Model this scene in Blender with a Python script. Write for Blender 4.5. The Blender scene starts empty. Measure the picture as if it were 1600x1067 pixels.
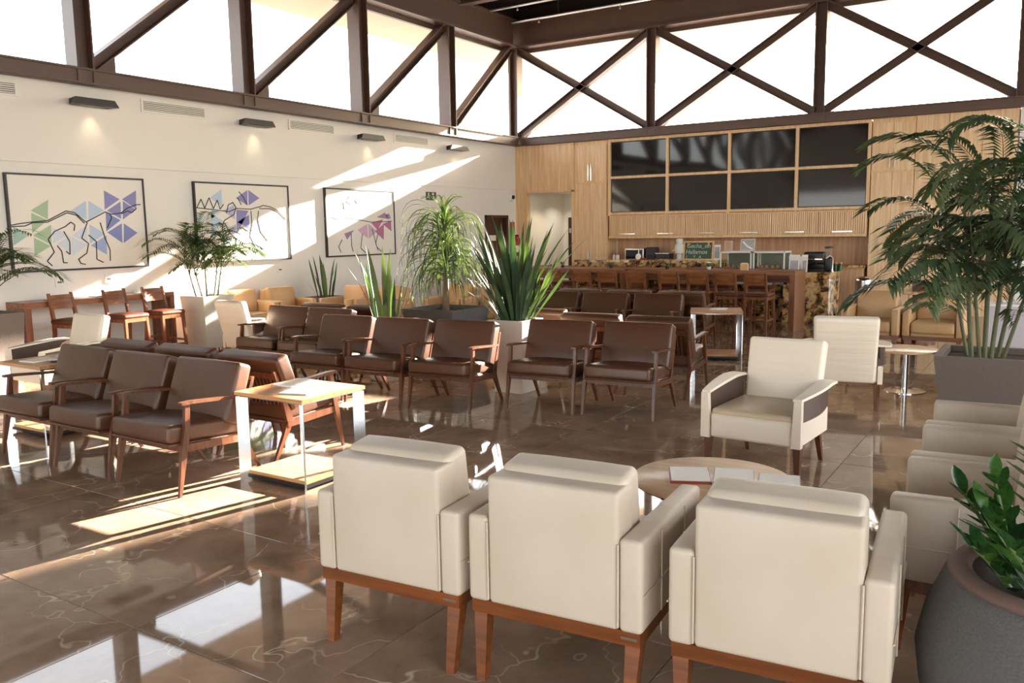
import bpy, bmesh, math, random
from mathutils import Vector, Matrix, Euler
random.seed(11)
C = bpy.context.scene
COL = C.collection
PI = math.pi
def srgb(r, g, b):
    f = lambda c: (c/255/12.92) if c/255 <= 0.04045 else ((c/255+0.055)/1.055)**2.4
    return (f(r), f(g), f(b), 1.0)
# ------------------------------------------------------------------ camera
FPX = 1312.14
CAM_Z = 1.70
RT = Vector((0.8425, 0.5384, -0.0150)).normalized()
UP = Vector((-0.0579, 0.1182, 0.9913)).normalized()
FW = UP.cross(RT).normalized()
UP = RT.cross(FW).normalized()
cam = bpy.data.cameras.new('camera')
cam.sensor_width = 36.0
cam.lens = 36.0*FPX/1600.0
cam.clip_start = 0.05; cam.clip_end = 500
camo = bpy.data.objects.new('camera', cam); COL.objects.link(camo)
camo.matrix_world = Matrix(((RT.x, UP.x, -FW.x, 0), (RT.y, UP.y, -FW.y, 0), (RT.z, UP.z, -FW.z, CAM_Z), (0, 0, 0, 1)))
C.camera = camo
# ------------------------------------------------------------------ world, sun, exposure
SUN_EL = math.radians(19.0)
SUN_AZ = math.atan2(1.0, 4.5)          # from +Y towards +X
w = bpy.data.worlds.new('world'); C.world = w
w.use_nodes = True
nt = w.node_tree; nt.nodes.clear()
out = nt.nodes.new('ShaderNodeOutputWorld'); bg = nt.nodes.new('ShaderNodeBackground')
sky = nt.nodes.new('ShaderNodeTexSky'); sky.sky_type = 'NISHITA'; sky.sun_disc = False
sky.sun_elevation = SUN_EL; sky.sun_rotation = SUN_AZ; sky.air_density = 1.0; sky.dust_density = 4.0; sky.ozone_density = 1.0
mixw = nt.nodes.new('ShaderNodeMixRGB'); mixw.inputs[0].default_value = 0.45
mixw.inputs[2].default_value = (8.6, 8.6, 8.4, 1)
nt.links.new(sky.outputs[0], mixw.inputs[1]); nt.links.new(mixw.outputs[0], bg.inputs[0]); nt.links.new(bg.outputs[0], out.inputs[0])
bg.inputs[1].default_value = 0.75
sl = bpy.data.lights.new('sun', 'SUN'); sl.energy = 60.0; sl.angle = math.radians(0.6); sl.color = (1.0, 0.91, 0.79)
so = bpy.data.objects.new('sun', sl); COL.objects.link(so)
sdir = Vector((-math.sin(SUN_AZ)*math.cos(SUN_EL), -math.cos(SUN_AZ)*math.cos(SUN_EL), -math.sin(SUN_EL)))
so.rotation_euler = sdir.to_track_quat('-Z', 'Y').to_euler()
so.location = (0, 30, 20)
C.view_settings.view_transform = 'Standard'
C.view_settings.look = 'None'
C.view_settings.gamma = 1.0
C.view_settings.use_curve_mapping = False
C.view_settings.exposure = 0.65
# ------------------------------------------------------------------ helpers
def onleft(px, py, x):                  # photo pixel -> point on the plane at that x (left wall prints)
    d = RT*((px-800)/FPX) + UP*(-(py-533.5)/FPX) + FW
    t = x/d.x
    return Vector((x, d.y*t, d.z*t+CAM_Z))

class MB:
    def __init__(s): s.v = []; s.f = []
    def add(s, v, f):
        n = len(s.v); s.v += [tuple(p) for p in v]; s.f += [tuple(i+n for i in q) for q in f]; return s
    def box(s, x0, x1, y0, y1, z0, z1, m=None):
        v = [Vector(p) for p in ((x0,y0,z0),(x1,y0,z0),(x1,y1,z0),(x0,y1,z0),(x0,y0,z1),(x1,y0,z1),(x1,y1,z1),(x0,y1,z1))]
        if m: v = [m @ p for p in v]
        return s.add(v, [(0,3,2,1),(4,5,6,7),(0,1,5,4),(1,2,6,5),(2,3,7,6),(3,0,4,7)])
    def taper(s, p, q, a, b, X=Vector((1,0,0)), Y=Vector((0,1,0))):   # leg from p (size a) to q (size b)
        p = Vector(p); q = Vector(q); v = []
        for c, (sx, sy) in ((p, a), (q, b)):
            for i, j in ((-1,-1),(1,-1),(1,1),(-1,1)): v.append(c+X*(i*sx/2)+Y*(j*sy/2))
        return s.add(v, [(0,3,2,1),(4,5,6,7),(0,1,5,4),(1,2,6,5),(2,3,7,6),(3,0,4,7)])
    def chain(s, pts, sizes, X=Vector((1,0,0)), Y=Vector((0,1,0))):   # rectangular section swept through points
        v = []; f = []
        for c, (sx, sy) in zip(pts, sizes):
            c = Vector(c)
            for i, j in ((-1,-1),(1,-1),(1,1),(-1,1)): v.append(c+X*(i*sx/2)+Y*(j*sy/2))
        n = len(pts)
        for k in range(n-1):
            for a in range(4):
                b = (a+1) % 4; f.append((k*4+a, k*4+b, k*4+4+b, k*4+4+a))
        f.append((3,2,1,0)); e = (n-1)*4; f.append((e,e+1,e+2,e+3))
        return s.add(v, f)
    def bar(s, p, q, wd, ht, up=Vector((0,0,1))):
        p = Vector(p); q = Vector(q); d = (q-p).normalized(); sd = d.cross(up).normalized(); u = sd.cross(d)
        v = []
        for c in (p, q):
            for i, j in ((-1,-1),(1,-1),(1,1),(-1,1)): v.append(c+sd*(i*wd/2)+u*(j*ht/2))
        return s.add(v, [(0,3,2,1),(4,5,6,7),(0,1,5,4),(1,2,6,5),(2,3,7,6),(3,0,4,7)])
    def ibeam(s, p, q, wd, ht, up, tf=0.025, tw=0.02):       # wd along side, ht along up, flanges at +-up
        p = Vector(p); q = Vector(q); up = Vector(up).normalized()
        s.bar(p+up*(ht/2-tf/2), q+up*(ht/2-tf/2), wd, tf, up); s.bar(p-up*(ht/2-tf/2), q-up*(ht/2-tf/2), wd, tf, up)
        return s.bar(p, q, tw, ht-2*tf, up)
    def tube(s, pts, r, n=8, cap=True):
        pts = [Vector(p) for p in pts]; v = []; f = []; N = len(pts)
        R = r if isinstance(r, (list, tuple)) else [r]*N
        ref = None
        for k, p in enumerate(pts):
            d = (pts[min(k+1, N-1)]-pts[max(k-1, 0)]).normalized()
            if ref is None: ref = Vector((0,0,1)) if abs(d.z) < .9 else Vector((1,0,0))
            a = d.cross(ref).normalized(); b = d.cross(a).normalized(); ref = -b if False else ref
            for i in range(n):
                t = 2*PI*i/n; v.append(p+(a*math.cos(t)+b*math.sin(t))*R[k])
        for k in range(N-1):
            for i in range(n):
                j = (i+1) % n; f.append((k*n+i, k*n+n+i, k*n+n+j, k*n+j))
        if cap: f.append(tuple(range(n))); f.append(tuple((N-1)*n+i for i in reversed(range(n))))
        return s.add(v, f)
    def lathe(s, prof, n=32, c=(0,0,0)):
        v = []; f = []; c = Vector(c)
        for r, z in prof:
            for i in range(n):
                t = 2*PI*i/n; v.append(c+Vector((r*math.cos(t), r*math.sin(t), z)))
        for k in range(len(prof)-1):
            for i in range(n):
                j = (i+1) % n; f.append((k*n+i, k*n+j, k*n+n+j, k*n+n+i))
        f.append(tuple(reversed(range(n)))); e = (len(prof)-1)*n; f.append(tuple(e+i for i in range(n)))
        return s.add(v, f)
    def rbox(s, c, size, r, seg=3, mid=1, bulge=(0,0,0), m=None):    # rounded (and puffed) box
        c = Vector(c); h = [x/2 for x in size]; axes = []
        for a in range(3):
            rr = min(r, h[a]*.999)
            l = [-h[a]+rr*(1-math.cos(PI/2*i/seg)) if False else -h[a]+rr*i/seg for i in range(seg)]
            ln = [-h[a]+rr+(2*h[a]-2*rr)*i/mid for i in range(mid+1)]
            axes.append(l+ln+[-x for x in reversed(l)])
        idx = {}; v = []; f = []
        def P(i, j, k):
            key = (i, j, k)
            if key in idx: return idx[key]
            p = [axes[0][i], axes[1][j], axes[2][k]]
            inn = [max(-(h[a]-min(r,h[a])), min(h[a]-min(r,h[a]), p[a])) for a in range(3)]
            d = Vector([p[a]-inn[a] for a in range(3)])
            q = Vector(inn)
            if d.length > 1e-9:
                mx = max(abs(x) for x in d); d2 = Vector([math.tan(x/r*PI/4) if abs(x) <= r else x/r for x in d])
                q = q + d2.normalized()*min(r, max(mx, 0)) if False else q + d2.normalized()*r*(mx/r)
            u = [max(-1, min(1, q[a]/h[a])) for a in range(3)]
            for a in range(3):
                if bulge[a]:
                    b, e = (a+1) % 3, (a+2) % 3
                    q[a] += bulge[a]*u[a]*(1-u[b]**4)*(1-u[e]**4)
            q = q + c
            if m: q = m @ q
            idx[key] = len(v); v.append(q); return idx[key]
        n = [len(a)-1 for a in axes]
        for i in range(n[0]):
            for j in range(n[1]):
                f.append((P(i,j,0),P(i,j+1,0),P(i+1,j+1,0),P(i+1,j,0))); f.append((P(i,j,n[2]),P(i+1,j,n[2]),P(i+1,j+1,n[2]),P(i,j+1,n[2])))
        for i in range(n[0]):
            for k in range(n[2]):
                f.append((P(i,0,k),P(i+1,0,k),P(i+1,0,k+1),P(i,0,k+1))); f.append((P(i,n[1],k),P(i,n[1],k+1),P(i+1,n[1],k+1),P(i+1,n[1],k)))
        for j in range(n[1]):
            for k in range(n[2]):
                f.append((P(0,j,k),P(0,j,k+1),P(0,j+1,k+1),P(0,j+1,k))); f.append((P(n[0],j,k),P(n[0],j+1,k),P(n[0],j+1,k+1),P(n[0],j,k+1)))
        return s.add(v, f)
    def mesh(s, name, mat, smooth=None):
        me = bpy.data.meshes.new(name); me.from_pydata(s.v, [], s.f); me.update()
        if mat: me.materials.append(mat)
        if smooth:
            me.polygons.foreach_set('use_smooth', [True]*len(me.polygons))
            if smooth < 179: me.set_sharp_from_angle(angle=math.radians(smooth))
        return me
    def build(s, name, mat, parent=None, smooth=None, loc=None, rot=None):
        return put(name, s.mesh(name, mat, smooth), parent, loc, rot)

def put(name, me, parent=None, loc=None, rot=None, scale=None):
    o = bpy.data.objects.new(name, me); COL.objects.link(o)
    if parent: o.parent = parent
    if loc is not None: o.location = loc
    if rot is not None: o.rotation_euler = rot
    if scale is not None: o.scale = scale
    return o
def tag(o, label=None, cat=None, group=None, kind=None):
    if label: o['label'] = label
    if cat: o['category'] = cat
    if group: o['group'] = group
    if kind: o['kind'] = kind
    return o
def thing(name, label, cat, loc=(0,0,0), rz=0, group=None):
    o = bpy.data.objects.new(name, None); COL.objects.link(o); o.empty_display_size = .1
    o.location = loc; o.rotation_euler = (0, 0, rz)
    return tag(o, label, cat, group)
def struct(name, mb, mat, parent=None, smooth=None):
    o = mb.build(name, mat, parent, smooth)
    if not parent: o['kind'] = 'structure'
    return o
def dup(root, loc, rz, label, group=None):
    r = root.copy(); COL.objects.link(r); r.location = loc; r.rotation_euler = (0, 0, rz); r['label'] = label
    if group: r['group'] = group
    for ch in list(root.children):
        c = ch.copy(); COL.objects.link(c); c.parent = r
        for g in list(ch.children):
            d = g.copy(); COL.objects.link(d); d.parent = c
    return r
class Maker:                            # first call places the model itself, later calls place copies
    def __init__(s, fn): s.fn = fn; s.root = None
    def __call__(s, loc, rz, label, group=None):
        if s.root is None:
            s.root = s.fn(); r = s.root; r.location = loc; r.rotation_euler = (0, 0, rz); r['label'] = label
            if group: r['group'] = group
            return r
        return dup(s.root, loc, rz, label, group)
# ------------------------------------------------------------------ materials
def newmat(name):
    m = bpy.data.materials.new(name); m.use_nodes = True
    nt = m.node_tree; b = nt.nodes['Principled BSDF']
    return m, nt, b
def plain(name, col, rough=.5, metal=0, noise=0.0, scale=8, bump=0, bscale=60, coat=0, spec=None):
    m, nt, b = newmat(name)
    b.inputs['Base Color'].default_value = col; b.inputs['Roughness'].default_value = rough; b.inputs['Metallic'].default_value = metal
    if coat: b.inputs['Coat Weight'].default_value = coat
    if spec is not None: b.inputs['Specular IOR Level'].default_value = spec
    tc = nt.nodes.new('ShaderNodeTexCoord')
    if noise:
        n = nt.nodes.new('ShaderNodeTexNoise'); n.inputs['Scale'].default_value = scale; n.inputs['Detail'].default_value = 4
        mp = nt.nodes.new('ShaderNodeMapRange'); mp.inputs[3].default_value = 1-noise; mp.inputs[4].default_value = 1+noise
        mx = nt.nodes.new('ShaderNodeMixRGB'); mx.blend_type = 'MULTIPLY'; mx.inputs[0].default_value = 1; mx.inputs[1].default_value = col
        nt.links.new(tc.outputs['Object'], n.inputs['Vector']); nt.links.new(n.outputs['Fac'], mp.inputs[0]); nt.links.new(mp.outputs[0], mx.inputs[2]); nt.links.new(mx.outputs[0], b.inputs['Base Color'])
    if bump:
        n2 = nt.nodes.new('ShaderNodeTexNoise'); n2.inputs['Scale'].default_value = bscale; n2.inputs['Detail'].default_value = 3
        bp = nt.nodes.new('ShaderNodeBump'); bp.inputs['Strength'].default_value = bump; bp.inputs['Distance'].default_value = .01
        nt.links.new(tc.outputs['Object'], n2.inputs['Vector']); nt.links.new(n2.outputs['Fac'], bp.inputs['Height']); nt.links.new(bp.outputs[0], b.inputs['Normal'])
    return m
def wood(name, dark, light, rough=.4, axis='Z', scale=9, stretch=.06):
    m, nt, b = newmat(name)
    tc = nt.nodes.new('ShaderNodeTexCoord'); mp = nt.nodes.new('ShaderNodeMapping')
    sc = [1, 1, 1]; sc['XYZ'.index(axis)] = stretch; mp.inputs['Scale'].default_value = sc
    n = nt.nodes.new('ShaderNodeTexNoise'); n.inputs['Scale'].default_value = scale*3; n.inputs['Detail'].default_value = 6; n.inputs['Roughness'].default_value = .6
    r = nt.nodes.new('ShaderNodeValToRGB'); r.color_ramp.elements[0].position = .36; r.color_ramp.elements[1].position = .66
    r.color_ramp.elements[0].color = dark; r.color_ramp.elements[1].color = light
    oi = nt.nodes.new('ShaderNodeObjectInfo'); av = nt.nodes.new('ShaderNodeVectorMath'); av.operation = 'ADD'
    ml = nt.nodes.new('ShaderNodeMath'); ml.operation = 'MULTIPLY'; ml.inputs[1].default_value = 20
    nt.links.new(oi.outputs['Random'], ml.inputs[0]); nt.links.new(tc.outputs['Object'], mp.inputs[0]); nt.links.new(mp.outputs[0], av.inputs[0]); nt.links.new(ml.outputs[0], av.inputs[1])
    nt.links.new(av.outputs[0], n.inputs['Vector']); nt.links.new(n.outputs['Fac'], r.inputs[0]); nt.links.new(r.outputs[0], b.inputs['Base Color'])
    b.inputs['Roughness'].default_value = rough
    return m
def leafmat(name, a, b_, trans=.35, rough=.35):
    m, nt, b = newmat(name)
    oi = nt.nodes.new('ShaderNodeObjectInfo'); tc = nt.nodes.new('ShaderNodeTexCoord'); n = nt.nodes.new('ShaderNodeTexNoise'); n.inputs['Scale'].default_value = 7
    nt.links.new(tc.outputs['Object'], n.inputs['Vector'])
    ad = nt.nodes.new('ShaderNodeMath'); ad.operation = 'ADD'; mu = nt.nodes.new('ShaderNodeMath'); mu.operation = 'MULTIPLY'; mu.inputs[1].default_value = .5
    nt.links.new(oi.outputs['Random'], ad.inputs[0]); nt.links.new(n.outputs['Fac'], ad.inputs[1]); nt.links.new(ad.outputs[0], mu.inputs[0])
    r = nt.nodes.new('ShaderNodeValToRGB'); r.color_ramp.elements[0].position = .25; r.color_ramp.elements[1].position = .8
    r.color_ramp.elements[0].color = a; r.color_ramp.elements[1].color = b_
    nt.links.new(mu.outputs[0], r.inputs[0]); nt.links.new(r.outputs[0], b.inputs['Base Color'])
    b.inputs['Roughness'].default_value = rough
    t = nt.nodes.new('ShaderNodeBsdfTranslucent'); mx = nt.nodes.new('ShaderNodeMixShader'); mx.inputs[0].default_value = trans
    g = nt.nodes.new('ShaderNodeMixRGB'); g.blend_type = 'MULTIPLY'; g.inputs[0].default_value = 1; g.inputs[2].default_value = (1.15, 1.2, .5, 1)
    nt.links.new(r.outputs[0], g.inputs[1]); nt.links.new(g.outputs[0], t.inputs[0])
    o = nt.nodes['Material Output']; nt.links.new(b.outputs[0], mx.inputs[1]); nt.links.new(t.outputs[0], mx.inputs[2]); nt.links.new(mx.outputs[0], o.inputs[0])
    return m
def glassmat(name, tint=(1,1,1,1), gloss=.5):
    m = bpy.data.materials.new(name); m.use_nodes = True; nt = m.node_tree; nt.nodes.clear()
    o = nt.nodes.new('ShaderNodeOutputMaterial'); t = nt.nodes.new('ShaderNodeBsdfTransparent'); t.inputs[0].default_value = tint
    g = nt.nodes.new('ShaderNodeBsdfGlossy'); g.inputs['Roughness'].default_value = .02
    f = nt.nodes.new('ShaderNodeLayerWeight'); f.inputs[0].default_value = .12; mu = nt.nodes.new('ShaderNodeMath'); mu.operation = 'MULTIPLY'; mu.inputs[1].default_value = gloss
    mx = nt.nodes.new('ShaderNodeMixShader')
    nt.links.new(f.outputs['Facing'], mu.inputs[0]); nt.links.new(mu.outputs[0], mx.inputs[0]); nt.links.new(t.outputs[0], mx.inputs[1]); nt.links.new(g.outputs[0], mx.inputs[2]); nt.links.new(mx.outputs[0], o.inputs[0])
    return m
def emit(name, col, s):
    m = bpy.data.materials.new(name); m.use_nodes = True; nt = m.node_tree; nt.nodes.clear()
    o = nt.nodes.new('ShaderNodeOutputMaterial'); e = nt.nodes.new('ShaderNodeEmission'); e.inputs[0].default_value = col; e.inputs[1].default_value = s
    nt.links.new(e.outputs[0], o.inputs[0]); return m
def floormat(name):
    m, nt, b = newmat(name)
    tc = nt.nodes.new('ShaderNodeTexCoord'); oi = nt.nodes.new('ShaderNodeObjectInfo')
    cx = nt.nodes.new('ShaderNodeCombineXYZ'); m1 = nt.nodes.new('ShaderNodeMath'); m1.operation = 'MULTIPLY'; m1.inputs[1].default_value = 37
    nt.links.new(oi.outputs['Random'], m1.inputs[0]); nt.links.new(m1.outputs[0], cx.inputs[0]); nt.links.new(m1.outputs[0], cx.inputs[2])
    ad = nt.nodes.new('ShaderNodeVectorMath'); ad.operation = 'ADD'; nt.links.new(tc.outputs['Object'], ad.inputs[0]); nt.links.new(cx.outputs[0], ad.inputs[1])
    base = nt.nodes.new('ShaderNodeTexNoise'); base.inputs['Scale'].default_value = 2.2; base.inputs['Detail'].default_value = 6; base.inputs['Roughness'].default_value = .62
    nt.links.new(ad.outputs[0], base.inputs['Vector'])
    r = nt.nodes.new('ShaderNodeValToRGB'); r.color_ramp.elements[0].position = .3; r.color_ramp.elements[1].position = .75
    r.color_ramp.elements[0].color = srgb(128, 103, 83); r.color_ramp.elements[1].color = srgb(170, 144, 122)
    nt.links.new(base.outputs['Fac'], r.inputs[0])
    dn = nt.nodes.new('ShaderNodeTexNoise'); dn.inputs['Scale'].default_value = 2.4; dn.inputs['Detail'].default_value = 3
    nt.links.new(ad.outputs[0], dn.inputs['Vector'])
    sc = nt.nodes.new('ShaderNodeVectorMath'); sc.operation = 'SCALE'; sc.inputs['Scale'].default_value = .9; nt.links.new(dn.outputs['Color'], sc.inputs[0])
    ad2 = nt.nodes.new('ShaderNodeVectorMath'); ad2.operation = 'ADD'; nt.links.new(ad.outputs[0], ad2.inputs[0]); nt.links.new(sc.outputs[0], ad2.inputs[1])
    vo = nt.nodes.new('ShaderNodeTexVoronoi'); vo.feature = 'DISTANCE_TO_EDGE'; vo.inputs['Scale'].default_value = 1.5; nt.links.new(ad2.outputs[0], vo.inputs['Vector'])
    vr = nt.nodes.new('ShaderNodeValToRGB'); vr.color_ramp.elements[0].position = .0; vr.color_ramp.elements[0].color = (1,1,1,1); vr.color_ramp.elements[1].position = .013; vr.color_ramp.elements[1].color = (0,0,0,1)
    nt.links.new(vo.outputs['Distance'], vr.inputs[0])
    msk = nt.nodes.new('ShaderNodeTexNoise'); msk.inputs['Scale'].default_value = 3.1; nt.links.new(ad.outputs[0], msk.inputs['Vector'])
    mr = nt.nodes.new('ShaderNodeMapRange'); mr.inputs[1].default_value = .38; mr.inputs[2].default_value = .62; mr.inputs[4].default_value = .65; nt.links.new(msk.outputs['Fac'], mr.inputs[0])
    mm = nt.nodes.new('ShaderNodeMath'); mm.operation = 'MULTIPLY'; nt.links.new(vr.outputs[0], mm.inputs[0]); nt.links.new(mr.outputs[0], mm.inputs[1])
    mx = nt.nodes.new('ShaderNodeMixRGB'); mx.inputs[2].default_value = srgb(226, 210, 184)
    nt.links.new(mm.outputs[0], mx.inputs[0]); nt.links.new(r.outputs[0], mx.inputs[1]); nt.links.new(mx.outputs[0], b.inputs['Base Color'])
    b.inputs['Roughness'].default_value = .035; b.inputs['IOR'].default_value = 1.41
    return m
def marble(name):
    m, nt, b = newmat(name)
    tc = nt.nodes.new('ShaderNodeTexCoord'); n = nt.nodes.new('ShaderNodeTexNoise'); n.inputs['Scale'].default_value = 6.5; n.inputs['Detail'].default_value = 8; n.inputs['Roughness'].default_value = .68; n.inputs['Distortion'].default_value = .8
    nt.links.new(tc.outputs['Object'], n.inputs['Vector'])
    r = nt.nodes.new('ShaderNodeValToRGB'); e = r.color_ramp.elements
    e[0].position = .40; e[0].color = srgb(28, 20, 16); e[1].position = .47; e[1].color = srgb(120, 84, 50)
    x = e.new(.54); x.color = srgb(206, 164, 106); x = e.new(.66); x.color = srgb(224, 190, 138); x = e.new(.76); x.color = srgb(150, 120, 90)
    nt.links.new(n.outputs['Fac'], r.inputs[0]); nt.links.new(r.outputs[0], b.inputs['Base Color']); b.inputs['Roughness'].default_value = .12
    return m
def beige_leather(name, col, top):
    m, nt, b = newmat(name)
    tc = nt.nodes.new('ShaderNodeTexCoord'); n = nt.nodes.new('ShaderNodeTexNoise'); n.inputs['Scale'].default_value = 3; n.inputs['Detail'].default_value = 3
    nt.links.new(tc.outputs['Object'], n.inputs['Vector'])
    mx = nt.nodes.new('ShaderNodeMixRGB'); mx.inputs[1].default_value = col; mx.inputs[2].default_value = top
    r = nt.nodes.new('ShaderNodeMapRange'); r.inputs[1].default_value = .4; r.inputs[2].default_value = .75; nt.links.new(n.outputs['Fac'], r.inputs[0]); nt.links.new(r.outputs[0], mx.inputs[0]); nt.links.new(mx.outputs[0], b.inputs['Base Color'])
    b.inputs['Roughness'].default_value = .42
    n2 = nt.nodes.new('ShaderNodeTexNoise'); n2.inputs['Scale'].default_value = 9; n2.inputs['Detail'].default_value = 2
    bp = nt.nodes.new('ShaderNodeBump'); bp.inputs['Strength'].default_value = .25; bp.inputs['Distance'].default_value = .02
    nt.links.new(tc.outputs['Object'], n2.inputs['Vector']); nt.links.new(n2.outputs['Fac'], bp.inputs['Height']); nt.links.new(bp.outputs[0], b.inputs['Normal'])
    return m

M = {}
M['floor'] = floormat('polished brown marble')
M['grout'] = plain('dark grout', srgb(60, 50, 42), .6)
M['wall'] = plain('cream wall paint', srgb(240, 233, 223), .75, noise=.02, scale=2)
M['white'] = plain('white paint', srgb(240, 236, 226), .5)
M['steel_paint'] = plain('dark brown steel paint', srgb(100, 76, 64), .42, noise=.08, scale=3)
M['soffit'] = plain('eave boards', srgb(196, 172, 152), .7)
M['ceiling'] = plain('dark ceiling', srgb(44, 32, 27), .8)
M['oak'] = wood('light oak veneer', srgb(222, 180, 134), srgb(244, 210, 166), .38, 'Z', 7)
M['oak_edge'] = wood('oak edging', srgb(222, 178, 128), srgb(240, 202, 154), .38, 'Z', 7)
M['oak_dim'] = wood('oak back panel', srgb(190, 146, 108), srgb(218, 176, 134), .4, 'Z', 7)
M['walnut'] = wood('reddish walnut', srgb(100, 58, 34), srgb(146, 90, 56), .32, 'Z', 8)
M['walnut_h'] = wood('reddish walnut across', srgb(110, 62, 36), srgb(156, 98, 60), .32, 'X', 8)
M['walnut_y'] = wood('reddish walnut long', srgb(112, 62, 36), srgb(158, 98, 60), .32, 'Y', 8)
M['chair_wood'] = wood('brown chair frame', srgb(72, 42, 26), srgb(110, 64, 38), .33, 'Z', 12)
M['cherry'] = wood('red brown base wood', srgb(98, 50, 18), srgb(132, 72, 30), .3, 'X', 10)
M['ash'] = wood('pale ash top', srgb(204, 164, 122), srgb(230, 196, 156), .28, 'X', 6)
M['tabletop'] = wood('honey wood top', srgb(176, 124, 78), srgb(206, 156, 106), .3, 'X', 8)
M['brown'] = plain('brown leather', srgb(84, 52, 33), .38, noise=.22, scale=4, bump=.22, bscale=14)
M['beige'] = beige_leather('beige leather', srgb(205, 189, 171), srgb(198, 180, 158))
M['tan'] = beige_leather('tan leather', srgb(198, 158, 112), srgb(190, 148, 102))
M['offwhite'] = plain('off white upholstery', srgb(240, 223, 202), .5, noise=.02, scale=3, bump=.15, bscale=10)
M['arm_brown'] = plain('taupe leather', srgb(88, 68, 58), .4, noise=.1, scale=5)
M['stool_seat'] = plain('stool seat leather', srgb(92, 50, 34), .35, noise=.1, scale=5)
M['case_back'] = plain('grey case back', srgb(128, 120, 108), .4, noise=.15, scale=9)
M['seat_tan'] = plain('pale tan seat leather', srgb(206, 184, 152), .38, noise=.03, scale=4)
M['chrome'] = plain('polished steel', (.82, .84, .86, 1), .12, 1)
M['brushed'] = plain('brushed steel', (.6, .6, .6, 1), .3, 1)
M['black'] = plain('black plastic', srgb(22, 21, 22), .35)
M['screen'] = plain('dark screen', srgb(30, 25, 23), .06)
M['door'] = wood('dark red brown door', srgb(70, 34, 24), srgb(92, 48, 34), .4, 'Z', 6)
M['darkdoor'] = plain('dark brown door leaf', srgb(46, 28, 22), .4)
M['marble'] = marble('gold and black marble')
M['glass'] = glassmat('window glass')
M['case_glass'] = glassmat('case glass', (.93, .97, .96, 1))
M['planter_grey'] = plain('grey stone planter', srgb(110, 98, 89), .75, noise=.18, scale=60, bump=.3, bscale=90)
M['planter_dark'] = plain('charcoal stone pot', srgb(92, 88, 86), .8, noise=.3, scale=110, bump=.5, bscale=120)
M['planter_rim'] = plain('brownish pot rim', srgb(108, 84, 74), .8, noise=.15, scale=60)
M['planter_white'] = plain('pale planter', srgb(205, 196, 182), .6, noise=.04, scale=12)
M['planter_taupe'] = plain('taupe planter', srgb(150, 132, 112), .7, noise=.06, scale=12)
M['soil'] = plain('soil', srgb(70, 42, 30), .95, noise=.35, scale=40, bump=.8, bscale=60)
M['frame'] = plain('black brown frame', srgb(42, 32, 30), .4)
M['canvas'] = plain('canvas', srgb(238, 230, 218), .7)
M['palm'] = leafmat('palm leaf', srgb(70, 88, 62), srgb(122, 132, 94), .22, .42)
M['palm_light'] = leafmat('kentia leaf', srgb(50, 74, 36), srgb(96, 116, 60), .28, .4)
M['snake'] = leafmat('sword leaf', srgb(40, 64, 46), srgb(94, 112, 64), .16, .58)
M['yucca'] = leafmat('strap leaf', srgb(56, 74, 42), srgb(108, 124, 74), .16, .5)
M['zz'] = leafmat('glossy leaf', srgb(32, 66, 32), srgb(74, 112, 46), .12, .24)
M['cane'] = plain('green cane', srgb(98, 100, 66), .5, noise=.3, scale=14)
M['trunk'] = plain('fibre trunk', srgb(120, 96, 78), .8, noise=.25, scale=20)
M['bulb'] = emit('warm lamp', (1, .78, .45, 1), 12)
M['red'] = plain('red paint', srgb(176, 40, 34), .45)
M['green_sign'] = plain('green sign', srgb(70, 84, 52), .5)
M['chalk'] = plain('chalkboard green', srgb(66, 88, 70), .7, noise=.12, scale=14)
M['chalk_line'] = plain('chalk', srgb(190, 205, 190), .9)
M['pine'] = wood('pale pine frame', srgb(206, 160, 104), srgb(232, 192, 138), .5, 'X', 10)
M['paper'] = plain('paper', srgb(244, 238, 228), .6, noise=.05, scale=30)
M['paper_grey'] = plain('printed page', srgb(170, 165, 165), .5, noise=.35, scale=25)
M['paper_red'] = plain('red cover', srgb(160, 72, 56), .45, noise=.2, scale=20)
M['vent_dark'] = plain('vent shadow', srgb(120, 112, 100), .7)
def colmat(n, r, g, b, rough=.7): return plain(n, srgb(r, g, b), rough)
# ================================================================== SETTING
XL, YB, ZS, ZT = -11.12, 17.62, 3.72, 5.95     # left wall, back wall face, window sill, window head
XR, YF = 6.6, -7.0
ZC = 6.95
struct_floor = struct('floor', MB().box(XL-.3, XR, YF, 19.6, -.2, -.003), M['grout'])
TP = 1.05; TX0, TY0 = -3.29, 2.03
tile_me = None
def tile_mesh():
    h = TP/2-.0015; t = .003; b = MB()
    v = [(-h,-h,-.012),(h,-h,-.012),(h,h,-.012),(-h,h,-.012),(-h,-h,-t),(h,-h,-t),(h,h,-t),(-h,h,-t)]
    g = h-.002; v += [(-g,-g,0),(g,-g,0),(g,g,0),(-g,g,0)]
    f = [(0,1,5,4),(1,2,6,5),(2,3,7,6),(3,0,4,7),(4,5,9,8),(5,6,10,9),(6,7,11,10),(7,4,8,11),(8,9,10,11)]
    return b.add(v, f).mesh('tile', M['floor'])
tile_me = tile_mesh()
far_tiles = MB(); cells = []
for i in range(-9, 10):
    for j in range(-10, 16):
        x = TX0+(i+.5)*TP; y = TY0+(j+.5)*TP
        if x-TP/2 < XL-.9 or x+TP/2 > XR+.9 or y+TP/2 > 18.9 or y < YF: continue
        d = Vector((x, y, -CAM_Z)); dz = d.dot(FW)
        vis = dz > .4 and abs(d.dot(RT)/dz) < .75 and d.dot(UP)/dz > -.62
        cells.append((0 if vis else 1, max(dz, 0) if vis else 50, x, y))
cells.sort()
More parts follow.
